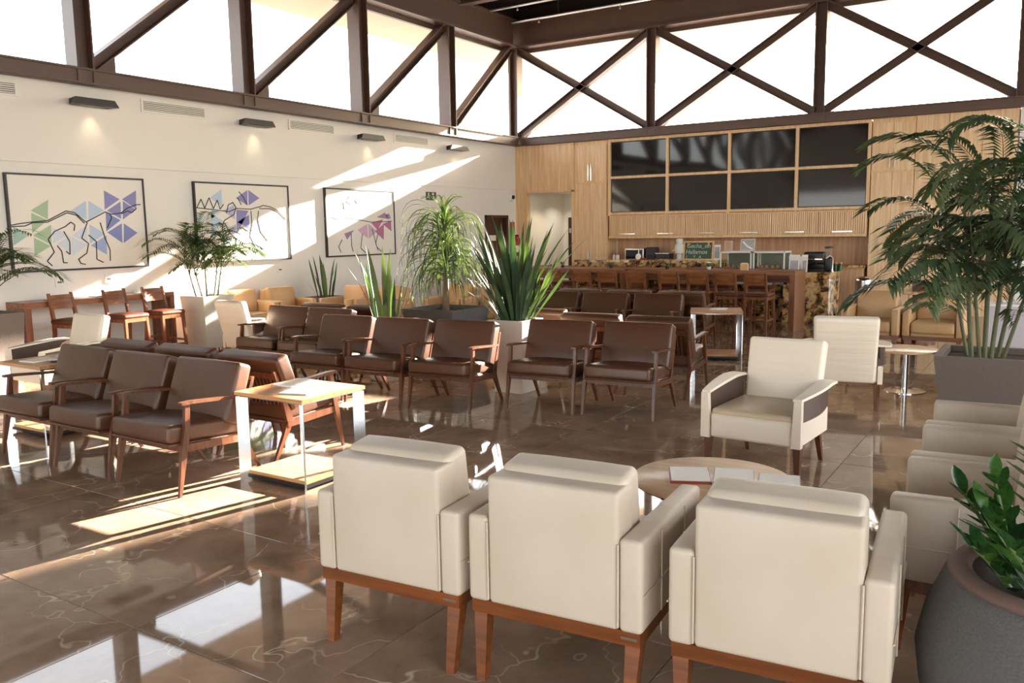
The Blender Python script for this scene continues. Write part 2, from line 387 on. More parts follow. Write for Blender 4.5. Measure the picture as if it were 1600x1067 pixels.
for k, (nv, dz, x, y) in enumerate(cells):
    if nv == 0 and k < 210:
        put('tile', tile_me, struct_floor, (x, y, random.uniform(-.0004, .0004)), (random.uniform(-.0011, .0011), random.uniform(-.0011, .0011), random.choice((0, PI/2, PI, -PI/2))))
    else:
        h = TP/2-.0035; far_tiles.add([(x-h,y-h,0),(x+h,y-h,0),(x+h,y+h,0),(x-h,y+h,0)], [(0,1,2,3)])
o = far_tiles.build('tile', M['floor'], struct_floor); o['kind'] = 'stuff'
# left wall with a horizontal reveal groove and a door opening
DY0, DY1 = 16.28, 17.18
b = MB()
b.box(XL-.3, XL, YF, DY0, 0, 2.64); b.box(XL-.3, XL, DY0, DY1, 2.04, 2.64); b.box(XL-.3, XL, DY1, 18.2, 0, 2.64)
b.box(XL-.3, XL-.035, YF, 18.2, 2.63, 2.67); b.box(XL-.3, XL, YF, 18.2, 2.668, ZS)
struct('wall_left', b, M['wall'])
b = MB(); b.box(XL-.16, XL-.12, DY0, DY1, 0, 2.04)
dr = struct('door_1', b, M['door'])
MB().box(XL-.12, XL+.012, DY0-.05, DY0+.03, 0, 2.07).box(XL-.12, XL+.012, DY1-.03, DY1+.05, 0, 2.07).box(XL-.12, XL+.012, DY0-.05, DY1+.05, 2.01, 2.07).build('door_frame', M['door'], dr)
MB().box(XL-.12, XL-.11, 16.5, 16.86, 1.47, 1.6).build('sign_plate', M['white'], dr)
MB().tube([(XL-.12, 17.05, 1.02), (XL-.06, 17.05, 1.02), (XL-.06, 16.93, 1.02)], .012).build('door_handle', M['brushed'], dr)
# back wall: plain carcass behind the joinery, opening to a short corridor
OX0, OX1, OZ = -10.82, -9.56, 2.62
struct('wall_back', MB().box(OX1+.02, -.60, 18.12, 18.4, 0, ZS), M['wall'])
struct('wall_right_end', MB().box(-.60, XR, YB, 18.4, 0, ZS), M['wall'])
struct('wall_over_corridor', MB().box(XL, OX1, 17.9, 18.4, OZ+.11, ZS), M['wall'])
struct('wall_corridor_left', MB().box(XL-.1, OX0-.02, YB+.08, 19.6, 0, OZ+.1), M['white'])
struct('wall_corridor_end', MB().box(OX0-.02, OX1+.6, 19.5, 19.6, 0, OZ+.1), M['white'])
struct('wall_corridor_right', MB().box(OX1+.25, OX1+.35, 18.4, 19.5, 0, OZ), M['white'])
struct('ceiling_corridor', MB().box(OX0-.02, OX1, YB+.1, 18.4, OZ, OZ+.1).box(OX0-.02, OX1+.4, 18.4, 19.5, OZ, OZ+.1), M['white'])

b = MB(); b.box(-11.0+.06, -9.35, 19.44, 19.498, 0, 2.03)
b = MB(); b.box(-10.68, -9.75, 19.45, 19.498, 0, 2.02)
dr = struct('door_2', b, M['darkdoor'])
MB().box(-10.64, -10.60, 19.43, 19.45, 1.62, 1.74).box(-10.64, -10.60, 19.43, 19.45, .6, .72).build('hinge', M['brushed'], dr)
MB().tube([(-9.9, 19.45, 1.02), (-9.9, 19.39, 1.02), (-10.02, 19.39, 1.02)], .012).build('door_handle', M['brushed'], dr)
# oak lining round the corridor opening
b = MB(); b.box(XL+.001, OX0, YB-.03, YB+.07, 0, ZS-.004)
struct('trim_1', b, M['oak'])
b = MB(); b.box(OX0, OX1, YB-.005, YB+.07, OZ, ZS-.004)
struct('trim_2', b, M['oak'])
b = MB(); b.box(OX0-.001, OX1+.05, YB-.035, YB+.09, OZ-.03, OZ+.005); b.box(OX0-.02, OX0+.02, YB-.035, YB+.12, 0, OZ); b.box(OX1-.01, OX1+.05, YB-.035, YB+.3, 0, ZS-.004)
struct('trim_3', b, M['oak_edge'])
# right wall and the wall behind the camera: piers between tall window openings
b = MB()
for y0, y1 in ((16.6, 18.4), (11.6, 12.2), (6.2, 6.8), (.8, 1.4), (-4.6, -4.0), (YF, YF+.5)): b.box(XR, XR+.3, y0, y1, 0, ZS)
b.box(XR, XR+.3, YF, 18.4, 3.3, ZS)
struct('wall_right', b, M['wall'])
b = MB()
for x0, x1 in ((XL-.3, XL+.4), (-6.6, -6.0), (-1.6, -1.0), (3.2, 3.8), (XR-.3, XR+.3)): b.box(x0, x1, YF-.3, YF, 0, ZS)
b.box(XL-.3, XR+.3, YF-.3, YF, 3.3, ZC)
struct('wall_front', b, M['wall'])
# ceiling, eaves
struct('ceiling', MB().box(XL-.4, XR+.4, YF-.4, 18.1, ZC, ZC+.15), M['ceiling'])
b = MB(); b.box(XL-2.35, XL-.35, YF-2, 19.1, 6.2, 6.45); b.box(XL-.35, XR+2, YB+.35, 19.1, 6.2, 6.45); b.box(-6.4, -1.7, 19.1, 20.4, 6.2, 6.45); b.box(XL-2.35, -6.4, 19.1, 21.4, 6.2, 6.45)  # back eave deepened in steps to shade the left wall and planters
struct('trim_4', b, M['soffit'])
# high parapet above the glazing
b = MB(); b.box(XL-.4, XL-.15, YF, 18.0, 6.3, ZC); b.box(XL-.4, XR+.4, YB+.2, YB+.45, 6.3, ZC); b.box(XR, XR+.3, YF, 18, 6.0, ZC); b.box(XL, XR, YF-.3, YF, 6.0, ZC)
struct('trim_5', b, M['ceiling'])
# unseen block added outside to keep sun off the right half of the hall
b = MB(); b.box(4.4, 40, 38, 42, 0, 26)
struct('sun_block_outside', b, M['white'])
struct('ground', MB().box(-80, 80, -80, 120, -.6, -.25), colmat('paving outside', 112, 106, 98)).name = 'ground_outside'
# ------------------------------------------------------------------ trusses
LC = [-6.96, -4.23, -1.5, 1.23, 3.95, 6.68, 9.40, 12.12, 14.85]
BC = [-7.56, -4.02, -.58, 2.9, 6.4]
tl = thing('steel_truss', 'dark brown steel truss above the cream wall with the three pictures', 'truss', (XL, 6, 3.7))
def tpart(name, mb, par): # parts given in world space
    o = mb.build(name, M['steel_paint'], par); o.location = -par.location; return o
xt = XL+.06
tpart('bottom_chord', MB().box(xt-.16, xt+.14, YF, YB-.15, ZS, ZS+.025).box(xt-.16, xt+.14, YF, YB-.15, ZS+.18, ZS+.205).box(xt+.08, xt+.11, YF, YB-.15, ZS, ZS+.2), tl)
tpart('top_chord', MB().ibeam((xt, YF, 6.3), (xt, YB-.17, 6.3), .3, .62, (0,0,1), .04, .03), tl)
tpart('window_rail', MB().box(xt-.22, xt-.14, YF, YB-.17, 5.9, 6.02), tl)
for y in LC:
    tpart('column', MB().ibeam((xt, y, ZS), (xt, y, 6.02), .26, .24, (0,1,0), .022, .02), tl)
for y0, y1 in zip(LC, LC[1:]+[YB-.2]):
    tpart('diagonal_brace', MB().ibeam((xt, y0+.12, ZS+.25), (xt, y1-.14, 5.95), .2, .2, Vector((0,0,1)), .02, .02), tl)
    tpart('gusset_plate', MB().box(xt-.012, xt+.012, y0, y0+.5, ZS+.15, ZS+.42), tl)
tb = thing('steel_truss', 'dark brown steel truss of crossed braces above the bar', 'truss', (-4, YB, 3.7))
yt = YB+.02
tpart('bottom_chord', MB().box(XL-.1, XR, yt-.14, yt+.16, ZS, ZS+.025).box(XL-.1, XR, yt-.14, yt+.16, ZS+.16, ZS+.185).box(XL-.1, XR, yt-.11, yt-.08, ZS, ZS+.18), tb)
tpart('top_chord', MB().ibeam((XL-.1, yt, 6.3), (XR, yt, 6.3), .3, .62, (0,0,1), .04, .03), tb)
tpart('window_rail', MB().box(XL, XR, yt+.14, yt+.22, 5.9, 6.02), tb)
for x in [XL+.02]+BC:
    tpart('column', MB().ibeam((x, yt, ZS), (x, yt, 6.02), .24, .22, (1,0,0), .022, .02), tb)
xs = [XL+.02]+BC
for x0, x1 in zip(xs, xs[1:]):
    tpart('diagonal_brace', MB().ibeam((x0+.1, yt, ZS+.22), (x1-.1, yt, 5.93), .18, .19, Vector((0,0,1)), .02, .02), tb)
    tpart('diagonal_brace', MB().ibeam((x0+.1, yt, 5.93), (x1-.1, yt, ZS+.22), .181, .19, Vector((0,0,1)), .02, .02), tb)
n = 1
for y0, y1 in zip(LC, LC[1:]+[YB]):
    o = struct('window_%d' % n, MB().box(xt-.19, xt-.18, y0+.06, y1-.06, ZS+.18, 5.94), M['glass']); n += 1
    MB().box(xt-.2, xt-.14, y0+.02, y0+.07, ZS+.16, 5.95).box(xt-.2, xt-.14, y1-.07, y1-.02, ZS+.16, 5.95).box(xt-.2, xt-.14, y0+.02, y1-.02, ZS+.16, ZS+.22).build('window_frame', M['steel_paint'], o)
for x0, x1 in zip(xs, xs[1:]):
    o = struct('window_%d' % n, MB().box(x0+.06, x1-.06, yt+.17, yt+.18, ZS+.16, 5.94), M['glass']); n += 1
    MB().box(x0+.02, x0+.07, yt+.13, yt+.19, ZS+.14, 5.95).box(x1-.07, x1-.02, yt+.13, yt+.19, ZS+.14, 5.95).box(x0+.02, x1-.02, yt+.13, yt+.19, ZS+.14, ZS+.2).build('window_frame', M['steel_paint'], o)
# ceiling beams and sprinkler pipes
for k, y in enumerate((15.2, 12.0, 8.8)):
    o = MB().ibeam((XL+.2, y, 6.68), (XR, y, 6.68), .2, .42, (0,0,1), .03, .02).build('ceiling_beam', M['steel_paint'])
    tag(o, 'dark steel roof beam, %s from the bar wall' % ('nearest', 'second', 'third')[k], 'beam', 'roof beams')
for k, (y, z) in enumerate(((16.9, 6.42), (16.0, 6.5))):
    t = thing('sprinkler_pipe', ('grey sprinkler pipe running closest to the bar truss', 'grey sprinkler pipe one step behind the first')[k], 'pipe', (-5, y, z))
    o = MB().tube([(XL+.4-(-5), 0, 0), (XR+5, 0, 0)], .028, 8).build('pipe', M['brushed'], t, 40)
    for x in range(-5, 10, 2):
        MB().tube([(x, 0, 0), (x, 0, -.07)], .014, 6).lathe([(.02, -.07), (.026, -.09), (.02, -.1)], 8, (x, 0, 0)).build('sprinkler_head', M['brushed'], t)
        MB().tube([(x+.5, 0, 0), (x+.5, 0, ZC-z)], .007, 5).build('hanger_rod', M['steel_paint'], t)
# soffit downlights outside
for k, (x, y) in enumerate(((-12.4, 8.2), (-12.4, 6.9), (-12.4, 5.4), (-12.4, 10.9), (-12.4, 13.6))):
    t = thing('downlight', 'small warm downlight in the outside eave, %s one' % ('second', 'third', 'fourth', 'fifth', 'farthest')[k], 'downlight', (x, y, 6.19), 0, 'eave downlights')
    MB().lathe([(.07, -.012), (.07, 0), (.05, 0), (.05, -.012)], 14).build('trim_ring', M['white'], t); MB().lathe([(.045, -.006), (.045, -.002)], 12).build('lamp', M['bulb'], t)
t = thing('downlight', 'warm downlight in the corridor ceiling beside the bar', 'downlight', (-10.35, 18.0, OZ-.002))
MB().lathe([(.07, -.012), (.07, 0), (.05, 0), (.05, -.012)], 14).build('trim_ring', M['white'], t); MB().lathe([(.045, -.006), (.045, -.002)], 12).build('lamp', M['bulb'], t)
def spot(loc, e, ang, rot, col=(1, .8, .5)):
    l = bpy.data.lights.new('lamp_glow', 'SPOT'); l.energy = e; l.spot_size = ang; l.spot_blend = .8; l.color = col; l.shadow_soft_size = .05
    o = bpy.data.objects.new('lamp_glow', l); COL.objects.link(o); o.location = loc; o.rotation_euler = rot
spot((-10.35, 18.05, OZ-.05), 20, 2.0, (0, 0, 0)); spot((-10.2, 18.9, OZ-.05), 26, 2.4, (0, 0, 0), (1, .9, .75))
# wall washers, vents
for k, y in enumerate((6.79, 9.58, 12.32, 15.1)):
    t = thing('wall_lamp', 'dark wedge-shaped wall lamp under the high windows, %s' % ('first from the left', 'second from the left', 'third from the left', 'last, by the sun streak')[k], 'lamp', (XL, y, 3.5), 0, 'wedge wall lamps')
    b = MB(); hh = .34
    b.add([(0,-hh+.07,-.05),(.17,-hh,-.045),(.17,hh,-.045),(0,hh-.07,-.05),(0,-hh+.07,.03),(.17,-hh+.06,.045),(.17,hh-.06,.045),(0,hh-.07,.03)], [(0,3,2,1),(4,5,6,7),(0,1,5,4),(1,2,6,5),(2,3,7,6),(3,0,4,7)])
    b.build('housing', M['frame'], t)
    MB().box(.05, .12, -.16, .16, -.052, -.049).build('diffuser', emit('washer lamp', (1, .8, .5, 1), .15) if k == 0 else bpy.data.materials['washer lamp'], t)
    spot((XL+.1, y, 3.42), 4.5, 1.7, (0, math.radians(-8), 0))
for k, y in enumerate((5.3, 8.12, 10.9, 13.65)):
    t = thing('air_vent', 'white slotted air vent high on the cream wall, %s from the left' % ('first', 'second', 'third', 'fourth')[k], 'vent', (XL, y, 3.56), 0, 'wall air vents')
    h = .55
    MB().box(0, .02, -h, h, -.09, -.065).box(0, .02, -h, h, .065, .09).box(0, .02, -h, -h+.03, -.065, .065).box(0, .02, h-.03, h, -.065, .065).build('vent_frame', M['white'], t)
    MB().box(0, .004, -h+.03, h-.03, -.065, .065).build('back_plate', M['vent_dark'], t)
    b = MB()
    for q in range(5): b.box(.006, .016, -h+.03, h-.03, -.056+q*.025, -.044+q*.025)
    o = b.build('slat', M['white'], t); o['kind'] = 'stuff'
# ------------------------------------------------------------------ pictures
def wall_pt(px, py): p = onleft(px, py, XL+.05); return p
def picture(name_label, y0, y1, z0, z1, tris, lines, lw):
    t = thing('picture', name_label, 'picture', (XL, (y0+y1)/2, z0))
    yc = (y0+y1)/2
    L = lambda p: (p.y-yc, p.z-z0)
    hw = (y1-y0)/2; hh = z1-z0
    b = MB(); f = .024
    b.box(0, .05, -hw, hw, 0, f).box(0, .05, -hw, hw, hh-f, hh).box(0, .05, -hw, -hw+f, f, hh-f).box(0, .05, hw-f, hw, f, hh-f)
    b.build('frame', M['frame'], t)
    MB().box(.001, .038, -hw+f, hw-f, f, hh-f).build('canvas', M['canvas'], t)
    for col, pts in tris:
        q = [L(wall_pt(*p)) for p in pts]; n = len(q)
        cy = sum(a for a, _ in q)/n; cz = sum(a for _, a in q)/n
        q = [(max(-hw+f, min(hw-f, a)), max(f, min(hh-f, c))) for a, c in q]
        v = [(.037, a, c) for a, c in q]+[(.040, a, c) for a, c in q]
        # outward winding for +x normal
        s = sum(q[i][0]*q[(i+1) % n][1]-q[(i+1) % n][0]*q[i][1] for i in range(n))
        if s < 0: q.reverse(); v = [(.037, a, c) for a, c in q]+[(.040, a, c) for a, c in q]
        MB().add(v, [tuple(range(n, 2*n))]+[(i, (i+1) % n, (i+1) % n+n, i+n) for i in range(n)]).build('triangle', col, t)
    b = MB()
    for ln in lines:
        pts = [L(wall_pt(*p)) for p in ln]
        for (a, c), (d, e) in zip(pts, pts[1:]):
            if math.hypot(d-a, e-c) < 1e-4: continue
            b.bar((.042, a, c), (.042, d, e), lw, .004, Vector((1, 0, 0)))
    o = b.build('line_drawing', M['ink'], t)
    return t
M['ink'] = colmat('ink line', 52, 44, 46)
TG = {k: colmat('print '+k, *v) for k, v in dict(green=(171, 193, 158), teal=(165, 192, 178), sky=(187, 203, 222), pale=(212, 218, 227), blue=(156, 175, 212), violet=(143, 140, 190), indigo=(133, 141, 190), lilac=(190, 188, 213), pink=(212, 173, 195), rose=(183, 116, 146), plum=(165, 131, 163), mauve=(203, 188, 207)).items()}
c5 = lambda L: [(x/4, 260+y/4) for x, y in L]
A1t = [('green', [(195,275),(303,208),(303,332)]), ('green', [(198,290),(300,336),(205,416)]), ('green', [(210,432),(322,365),(325,490)]), ('green', [(215,445),(320,497),(220,560)]), ('teal', [(84,375),(190,425),(88,495)]),
  ('sky', [(440,280),(540,215),(545,332)]), ('sky', [(556,215),(652,275),(556,336)]), ('pale', [(455,432),(545,367),(550,476)]), ('sky', [(562,362),(660,420),(566,482)]), ('blue', [(572,494),(668,432),(672,550)]), ('pale', [(455,442),(548,490),(460,555)]), ('pale', [(330,380),(430,430),(335,480)]), ('pale', [(360,482),(442,432),(450,545)]),
  ('violet', [(652,150),(750,205),(658,270)]), ('violet', [(766,205),(852,150),(855,268)]), ('violet', [(672,276),(756,220),(760,328)]), ('violet', [(771,216),(852,270),(771,332)]), ('indigo', [(664,286),(756,336),(668,406)]), ('indigo', [(674,412),(764,356),(768,478)]), ('indigo', [(777,356),(862,415),(777,478)])]
A1l = [[(50,372),(110,360),(195,348),(300,338),(415,278),(470,290),(540,348),(660,284),(700,300),(760,290),(795,262),(850,240),(880,238)], [(50,378),(160,372),(205,352),(300,348),(420,290),(480,305),(530,355)], [(760,296),(800,278),(825,290),(855,262)],
  [(465,402),(470,365),(445,348),(410,376),(345,405),(303,455),(342,535),(298,592),(330,622)], [(400,405),(438,470),(440,550),(415,530)], [(360,495),(388,530),(400,602),(425,602)], [(548,350),(513,447),(556,482),(545,542),(494,580),(508,606),(538,612)], [(555,428),(604,468),(608,580),(650,600)], [(628,350),(660,450),(690,520),(692,590)], [(690,300),(700,320),(672,385)]]
picture('large picture of a striding figure over green, blue and violet triangles, leftmost', 5.58, 7.5, 1.26, 2.52, [(TG[c], c5(p)) for c, p in A1t], [c5(l) for l in A1l], .013)
c6 = lambda L: [(220+x*.375, 200+y*.375) for x, y in L]
A2t = [('sky', [(292,290),(338,255),(340,325)]), ('pale', [(232,345),(290,378),(235,405)]), ('pale', [(294,330),(340,352),(294,378)]), ('sky', [(294,355),(345,388),(297,450)]), ('violet', [(398,292),(446,258),(446,322)]), ('violet', [(450,258),(496,292),(452,322)]), ('lilac', [(345,345),(392,318),(394,380)]), ('violet', [(400,340),(450,345),(402,445)]), ('violet', [(404,392),(452,362),(456,420)]), ('indigo', [(460,412),(500,378),(502,438)]), ('indigo', [(504,378),(548,410),(506,440)]), ('lilac', [(456,424),(500,446),(458,480)]), ('sky', [(345,440),(390,468),(348,500)]), ('indigo', [(460,488),(504,455),(508,525)]), ('lilac', [(360,420),(398,400),(400,450)]), ('mauve', [(508,445),(548,420),(550,470)])]
A2l = [[(218,330),(300,340),(370,348),(400,335),(460,338),(495,328)], [(236,330),(252,296),(268,334),(286,290),(304,336),(320,300),(332,338),(346,318)], [(358,355),(366,320),(385,310),(398,330),(390,360),(350,385),(340,410),(350,470),(352,500)], [(350,395),(375,440),(402,462),(396,495)], [(460,345),(465,400),(458,450),(480,500),(524,530)], [(495,330),(510,322),(540,328),(575,345),(606,376)], [(495,336),(540,336),(575,352),(606,382)], [(492,345),(488,380),(500,430),(530,470)], [(410,265),(430,290),(445,320)], [(405,290),(420,320)]]
picture('large picture of two figures over violet and pale blue triangles, the middle of three', 8.34, 10.24, 1.27, 2.52, [(TG[c], c6(p)) for c, p in A2t], [c6(l) for l in A2l], .013)
A3t = [('mauve', [(768,375),(800,350),(818,378)]), ('mauve', [(772,382),(812,384),(778,418)]), ('plum', [(850,440),(890,425),(862,465)]), ('mauve', [(838,300),(880,290),(860,340)]), ('pink', [(905,425),(945,400),(948,460)]), ('pink', [(950,398),(985,430),(952,462)]), ('rose', [(962,395),(1012,380),(988,425)]), ('rose', [(978,430),(1014,400),(1014,465)]), ('plum', [(985,372),(1018,352),(1040,380)]), ('rose', [(1010,400),(1044,386),(1046,430)]), ('plum', [(1018,366),(1036,355),(1044,378)])]
A3l = [[(766,378),(790,370),(822,380),(850,370),(960,392),(1046,388)], [(840,465),(826,495),(836,518)], [(878,440),(880,490),(886,515)], [(925,440),(918,500),(938,520)], [(965,420),(985,495),(1004,515)], [(990,440),(980,480),(990,510)], [(870,280),(860,310),(880,320)], [(895,300),(902,315)], [(845,310),(850,340)]]
picture('large picture of slim legs over pink and plum triangles, nearest the dark door', 11.1, 13.0, 1.27, 2.52, [(TG[c], c6(p)) for c, p in A3t], [c6(l) for l in A3l], .013)
# small fittings on the left wall
for k, (y, z) in enumerate(((6.18, 1.11), (6.88, 1.115), (10.0, 1.1))):
    t = thing('wall_socket', ('white wall socket plate above the counter, left one', 'white wall socket plate above the counter, right one', 'white wall socket plate beneath the middle picture')[k], 'socket', (XL, y, z))
    MB().rbox((.006, 0, 0), (.014, .12, .12), .005, 2).build('plate', M['white'], t); MB().box(.012, .015, -.03, .03, -.012, .012).build('outlet', M['vent_dark'], t)
t = thing('exit_sign', 'small green exit sign with a white running figure on the cream wall', 'sign', (XL, 14.24, 2.45))
MB().box(0, .01, -.17, .17, -.085, .085).build('plate', M['green_sign'], t)
MB().lathe([(.0, .0), (.02, 0), (.02, .003), (0, .003)], 10).build('figure_head', M['white'], t, rot=(0, PI/2, 0), loc=(.01, -.09, .05))
MB().bar((.011,-.09,.03),(.011,-.10,-.01),.03,.003,Vector((1,0,0))).bar((.011,-.10,-.01),(.011,-.06,-.05),.02,.003,Vector((1,0,0))).bar((.011,-.1,-.01),(.011,-.15,-.04),.02,.003,Vector((1,0,0))).bar((.011,-.09,.02),(.011,-.04,.0),.016,.003,Vector((1,0,0))).build('figure_body', M['white'], t)
MB().box(.01, .012, .03, .09, .02, .07).add([(.012,.05,-.06),(.012,.13,-.02),(.012,.05,.01)], [(0,1,2)]).build('arrow', M['white'], t)
t = thing('security_camera', 'white dome security camera high in the corner', 'camera', (XL, 17.34, 2.5))
MB().lathe([(.1,0),(.1,.05),(.085,.08)], 18).build('housing', M['white'], t, 40, rot=(0, PI/2, 0)); MB().lathe([(.05,.08),(.045,.11),(.02,.125)], 14).build('dome', M['black'], t, 60, rot=(0, PI/2, 0))
t = thing('fire_sign', 'small red extinguisher sign next to the dark red door', 'sign', (XL, 17.42, 1.76))
MB().box(0, .008, -.09, .09, -.15, .15).build('plate', M['red'], t); MB().box(.008, .01, -.02, .02, -.09, .06).build('symbol', M['white'], t)
t = thing('fire_extinguisher', 'red fire extinguisher hung on the wall in the far corner', 'extinguisher', (XL+.09, 17.44, 1.08))
MB().lathe([(.06,0),(.075,.02),(.075,.36),(.05,.43),(.025,.45),(.025,.48)], 16).build('cylinder', M['red'], t, 50); MB().lathe([(.077,.1),(.077,.26)], 16).build('label_band', M['white'], t, 50)
MB().box(-.02, .07, -.012, .012, .48, .52).build('valve', M['black'], t); MB().tube([(.03,0,.49),(.1,0,.42),(.1,0,.2)], .01).build('hose', M['black'], t)
# ================================================================== BAR WALL JOINERY
t = thing('tall_cabinet', 'tall oak cabinet with paired bar handles beside the corridor opening', 'cabinet', ((-9.10), YB, 0))
hw = .42
MB().box(-hw-.02, hw+.02, .02, .49, 0, ZS-.004).build('carcass', M['oak_edge'], t)
for sx in (-1, 1):
    x0, x1 = (-hw, -.003) if sx < 0 else (.003, hw)
    d = MB().box(x0, x1, 0, .02, 2.79, 3.62).build('door', M['oak'], t); MB().box(sx*.035-.008, sx*.035+.008, -.035, -.02, 2.82, 3.2).build('handle', M['chrome'], d)
    d = MB().box(x0, x1, 0, .02, .1, 2.75).build('door', M['oak'], t); MB().box(sx*.035-.008, sx*.035+.008, -.035, -.02, .78, 1.2).build('handle', M['chrome'], d)
MB().box(-hw-.02, hw+.02, -.02, .02, 2.75, 2.79).build('divider', M['oak_edge'], t)
t = thing('tall_cabinet', 'tall oak cabinet with paired bar handles right of the televisions', 'cabinet', (-2.65, YB, 0))
hw = .37
MB().box(-hw-.01, hw+.01, .02, .49, 0, ZS-.004).build('carcass', M['oak_edge'], t)
for sx in (-1, 1):
    x0, x1 = (-hw, -.003) if sx < 0 else (.003, hw)
    d = MB().box(x0, x1, 0, .02, 2.74, 3.62).build('door', M['oak'], t); MB().box(sx*.045-.008, sx*.045+.008, -.035, -.02, 2.78, 3.12).build('handle', M['chrome'], d)
    MB().box(x0, x1, 0, .02, .1, 2.70).build('door', M['oak'], t)
MB().box(-hw-.01, hw+.01, -.02, .02, 2.70, 2.74).build('divider', M['oak_edge'], t)
t = thing('wall_panelling', 'plain oak wall panelling behind the tall palm', 'panelling', (-1.44, YB, 0))
for k in range(3):
    MB().box(-.82+k*.55, -.82+k*.55+.54, .01, .04, 0, 2.7).build('panel', M['oak'], t); MB().box(-.82+k*.55, -.82+k*.55+.54, .01, .04, 2.72, ZS-.004).build('panel', M['oak'], t)
MB().box(-.82, .83, .04, .48, 0, ZS-.004).build('backing', M['oak_edge'], t)
t = thing('television_cabinet', 'oak grid frame holding the eight televisions above the bar', 'cabinet', (-5.84, YB, 2.0))
MB().box(-2.79, 2.79, .0, .46, 1.68, ZS-2.004).build('top_board', M['oak_edge'], t)
VX = [-8.60, -7.20, -5.815, -4.43, -3.07]; VZ = [2.05, 2.86, 3.68]
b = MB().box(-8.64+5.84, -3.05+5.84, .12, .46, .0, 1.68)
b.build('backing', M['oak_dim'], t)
for x in VX:
    MB().box(x+5.84-.03, x+5.84+.03, -.02, .12, .0, 1.68).build('mullion', M['oak_edge'], t)
for z in VZ:
    b = MB()
    for x0, x1 in zip(VX, VX[1:]): b.box(x0+5.84+.03, x1+5.84-.03, -.018, .12, z-2-.03, z-2+.025)
    b.build('rail', M['oak_edge'], t)
for r in (1, 0):
    for c in range(4):
        x0, x1 = VX[c]+.035, VX[c+1]-.035; z0, z1 = VZ[r]+.03, VZ[r+1]-.035
        tv = thing('television', 'black flat television, %s in the %s row above the bar' % (('leftmost', 'second from left', 'third from left', 'rightmost')[c], ('lower', 'upper')[r]), 'television', ((x0+x1)/2, YB+.03, z0), 0, 'televisions above the bar')
        hw = (x1-x0)/2; h = z1-z0
        MB().box(-hw, hw, 0, .06, 0, h).build('housing', M['black'], tv)
        b = MB(); N = 10
        rip = random.uniform(0, 6)
        for i in range(N+1):
            for j in range(7):
                u, v_ = i/N, j/6; b.v.append((-hw+.015+u*(2*hw-.03), -.004-.004*math.sin(u*PI)*math.sin(v_*PI)*math.cos(rip), .015+v_*(h-.03)))
        for i in range(N):
            for j in range(6): a = i*7+j; b.f.append((a, a+7, a+8, a+1))
        b.build('screen', M['screen'], tv, 179)
t = thing('wall_cabinet', 'long oak wall cabinet with six slatted flip doors over the bar counter', 'cabinet', (-5.84, YB, 1.51))
MB().box(-2.78, 2.78, .03, .49, 0, .5).build('carcass', M['oak_edge'], t)
MB().box(-2.78, 2.78, -.01, .03, -.02, .03).build('bottom_rail', M['oak_edge'], t)
dx = [-8.6, -7.68, -6.76, -5.83, -4.90, -3.97, -3.06]
for k in range(6):
    x0, x1 = dx[k]+5.84+.004, dx[k+1]+5.84-.004
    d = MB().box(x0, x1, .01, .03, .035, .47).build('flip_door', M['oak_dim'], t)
    b = MB(); nx = 22; pw = (x1-x0)/nx
    for q in range(nx): b.box(x0+q*pw+.002, x0+(q+1)*pw-.009, -.008, .01, .035, .47)
    o = b.build('slat', M['oak'], d); o['kind'] = 'stuff'
    xc = (x0+x1)/2; MB().box(xc-.19, xc+.19, -.035, -.022, .07, .085).build('handle', M['chrome'], d)
# niche back and back counter
t = thing('back_counter', 'oak back counter against the panelled niche behind the bar', 'counter', (-5.84, YB, 0))
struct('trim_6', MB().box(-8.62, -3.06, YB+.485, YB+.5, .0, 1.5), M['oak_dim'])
MB().box(-2.78, 2.78, -.15, .48, .88, .93).build('worktop', M['marble'], t)
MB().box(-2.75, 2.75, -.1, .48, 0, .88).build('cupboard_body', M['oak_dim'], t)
# marble bar
t = thing('marble_bar', 'bar counter of gold and black marble behind the high table', 'bar counter', (-5.7, 15.3, 0))
MB().box(-2.5, .42, 0, .6, 0, 1.04).build('front_panel', M['marble'], t)
MB().box(-2.55, .45, -.05, .65, 1.04, 1.09).build('worktop', M['marble'], t)
t = thing('case_plinth', 'low gold and black marble plinth under the two glass display cases', 'plinth', (-5.7, 15.3, 0))
MB().box(.46, 1.67, .05, .6, 0, .64).build('front_panel', M['marble'], t); MB().box(.46, 1.67, .04, .61, .64, .66).build('worktop', M['marble'], t)
t = thing('marble_counter', 'waterfall end of the bar in gold and black marble', 'bar counter', (-5.7, 15.3, 0))
MB().box(1.7, 2.48, -.1, .75, 0, .86).build('end_panel', M['marble'], t); MB().box(1.68, 2.5, -.12, .8, .86, .9).build('end_worktop', M['marble'], t)
t = thing('tap', 'chrome swan-neck tap on the marble end counter', 'tap', (-5.7, 15.3, 0))
MB().lathe([(.03,.9),(.03,.915)], 12, (2.44,.3,0)).build('tap_base', M['chrome'], t)
MB().tube([(2.44,.3,.905),(2.44,.3,1.14),(2.40,.22,1.18),(2.36,.15,1.14)], .018, 8).build('spout', M['chrome'], t, 60)
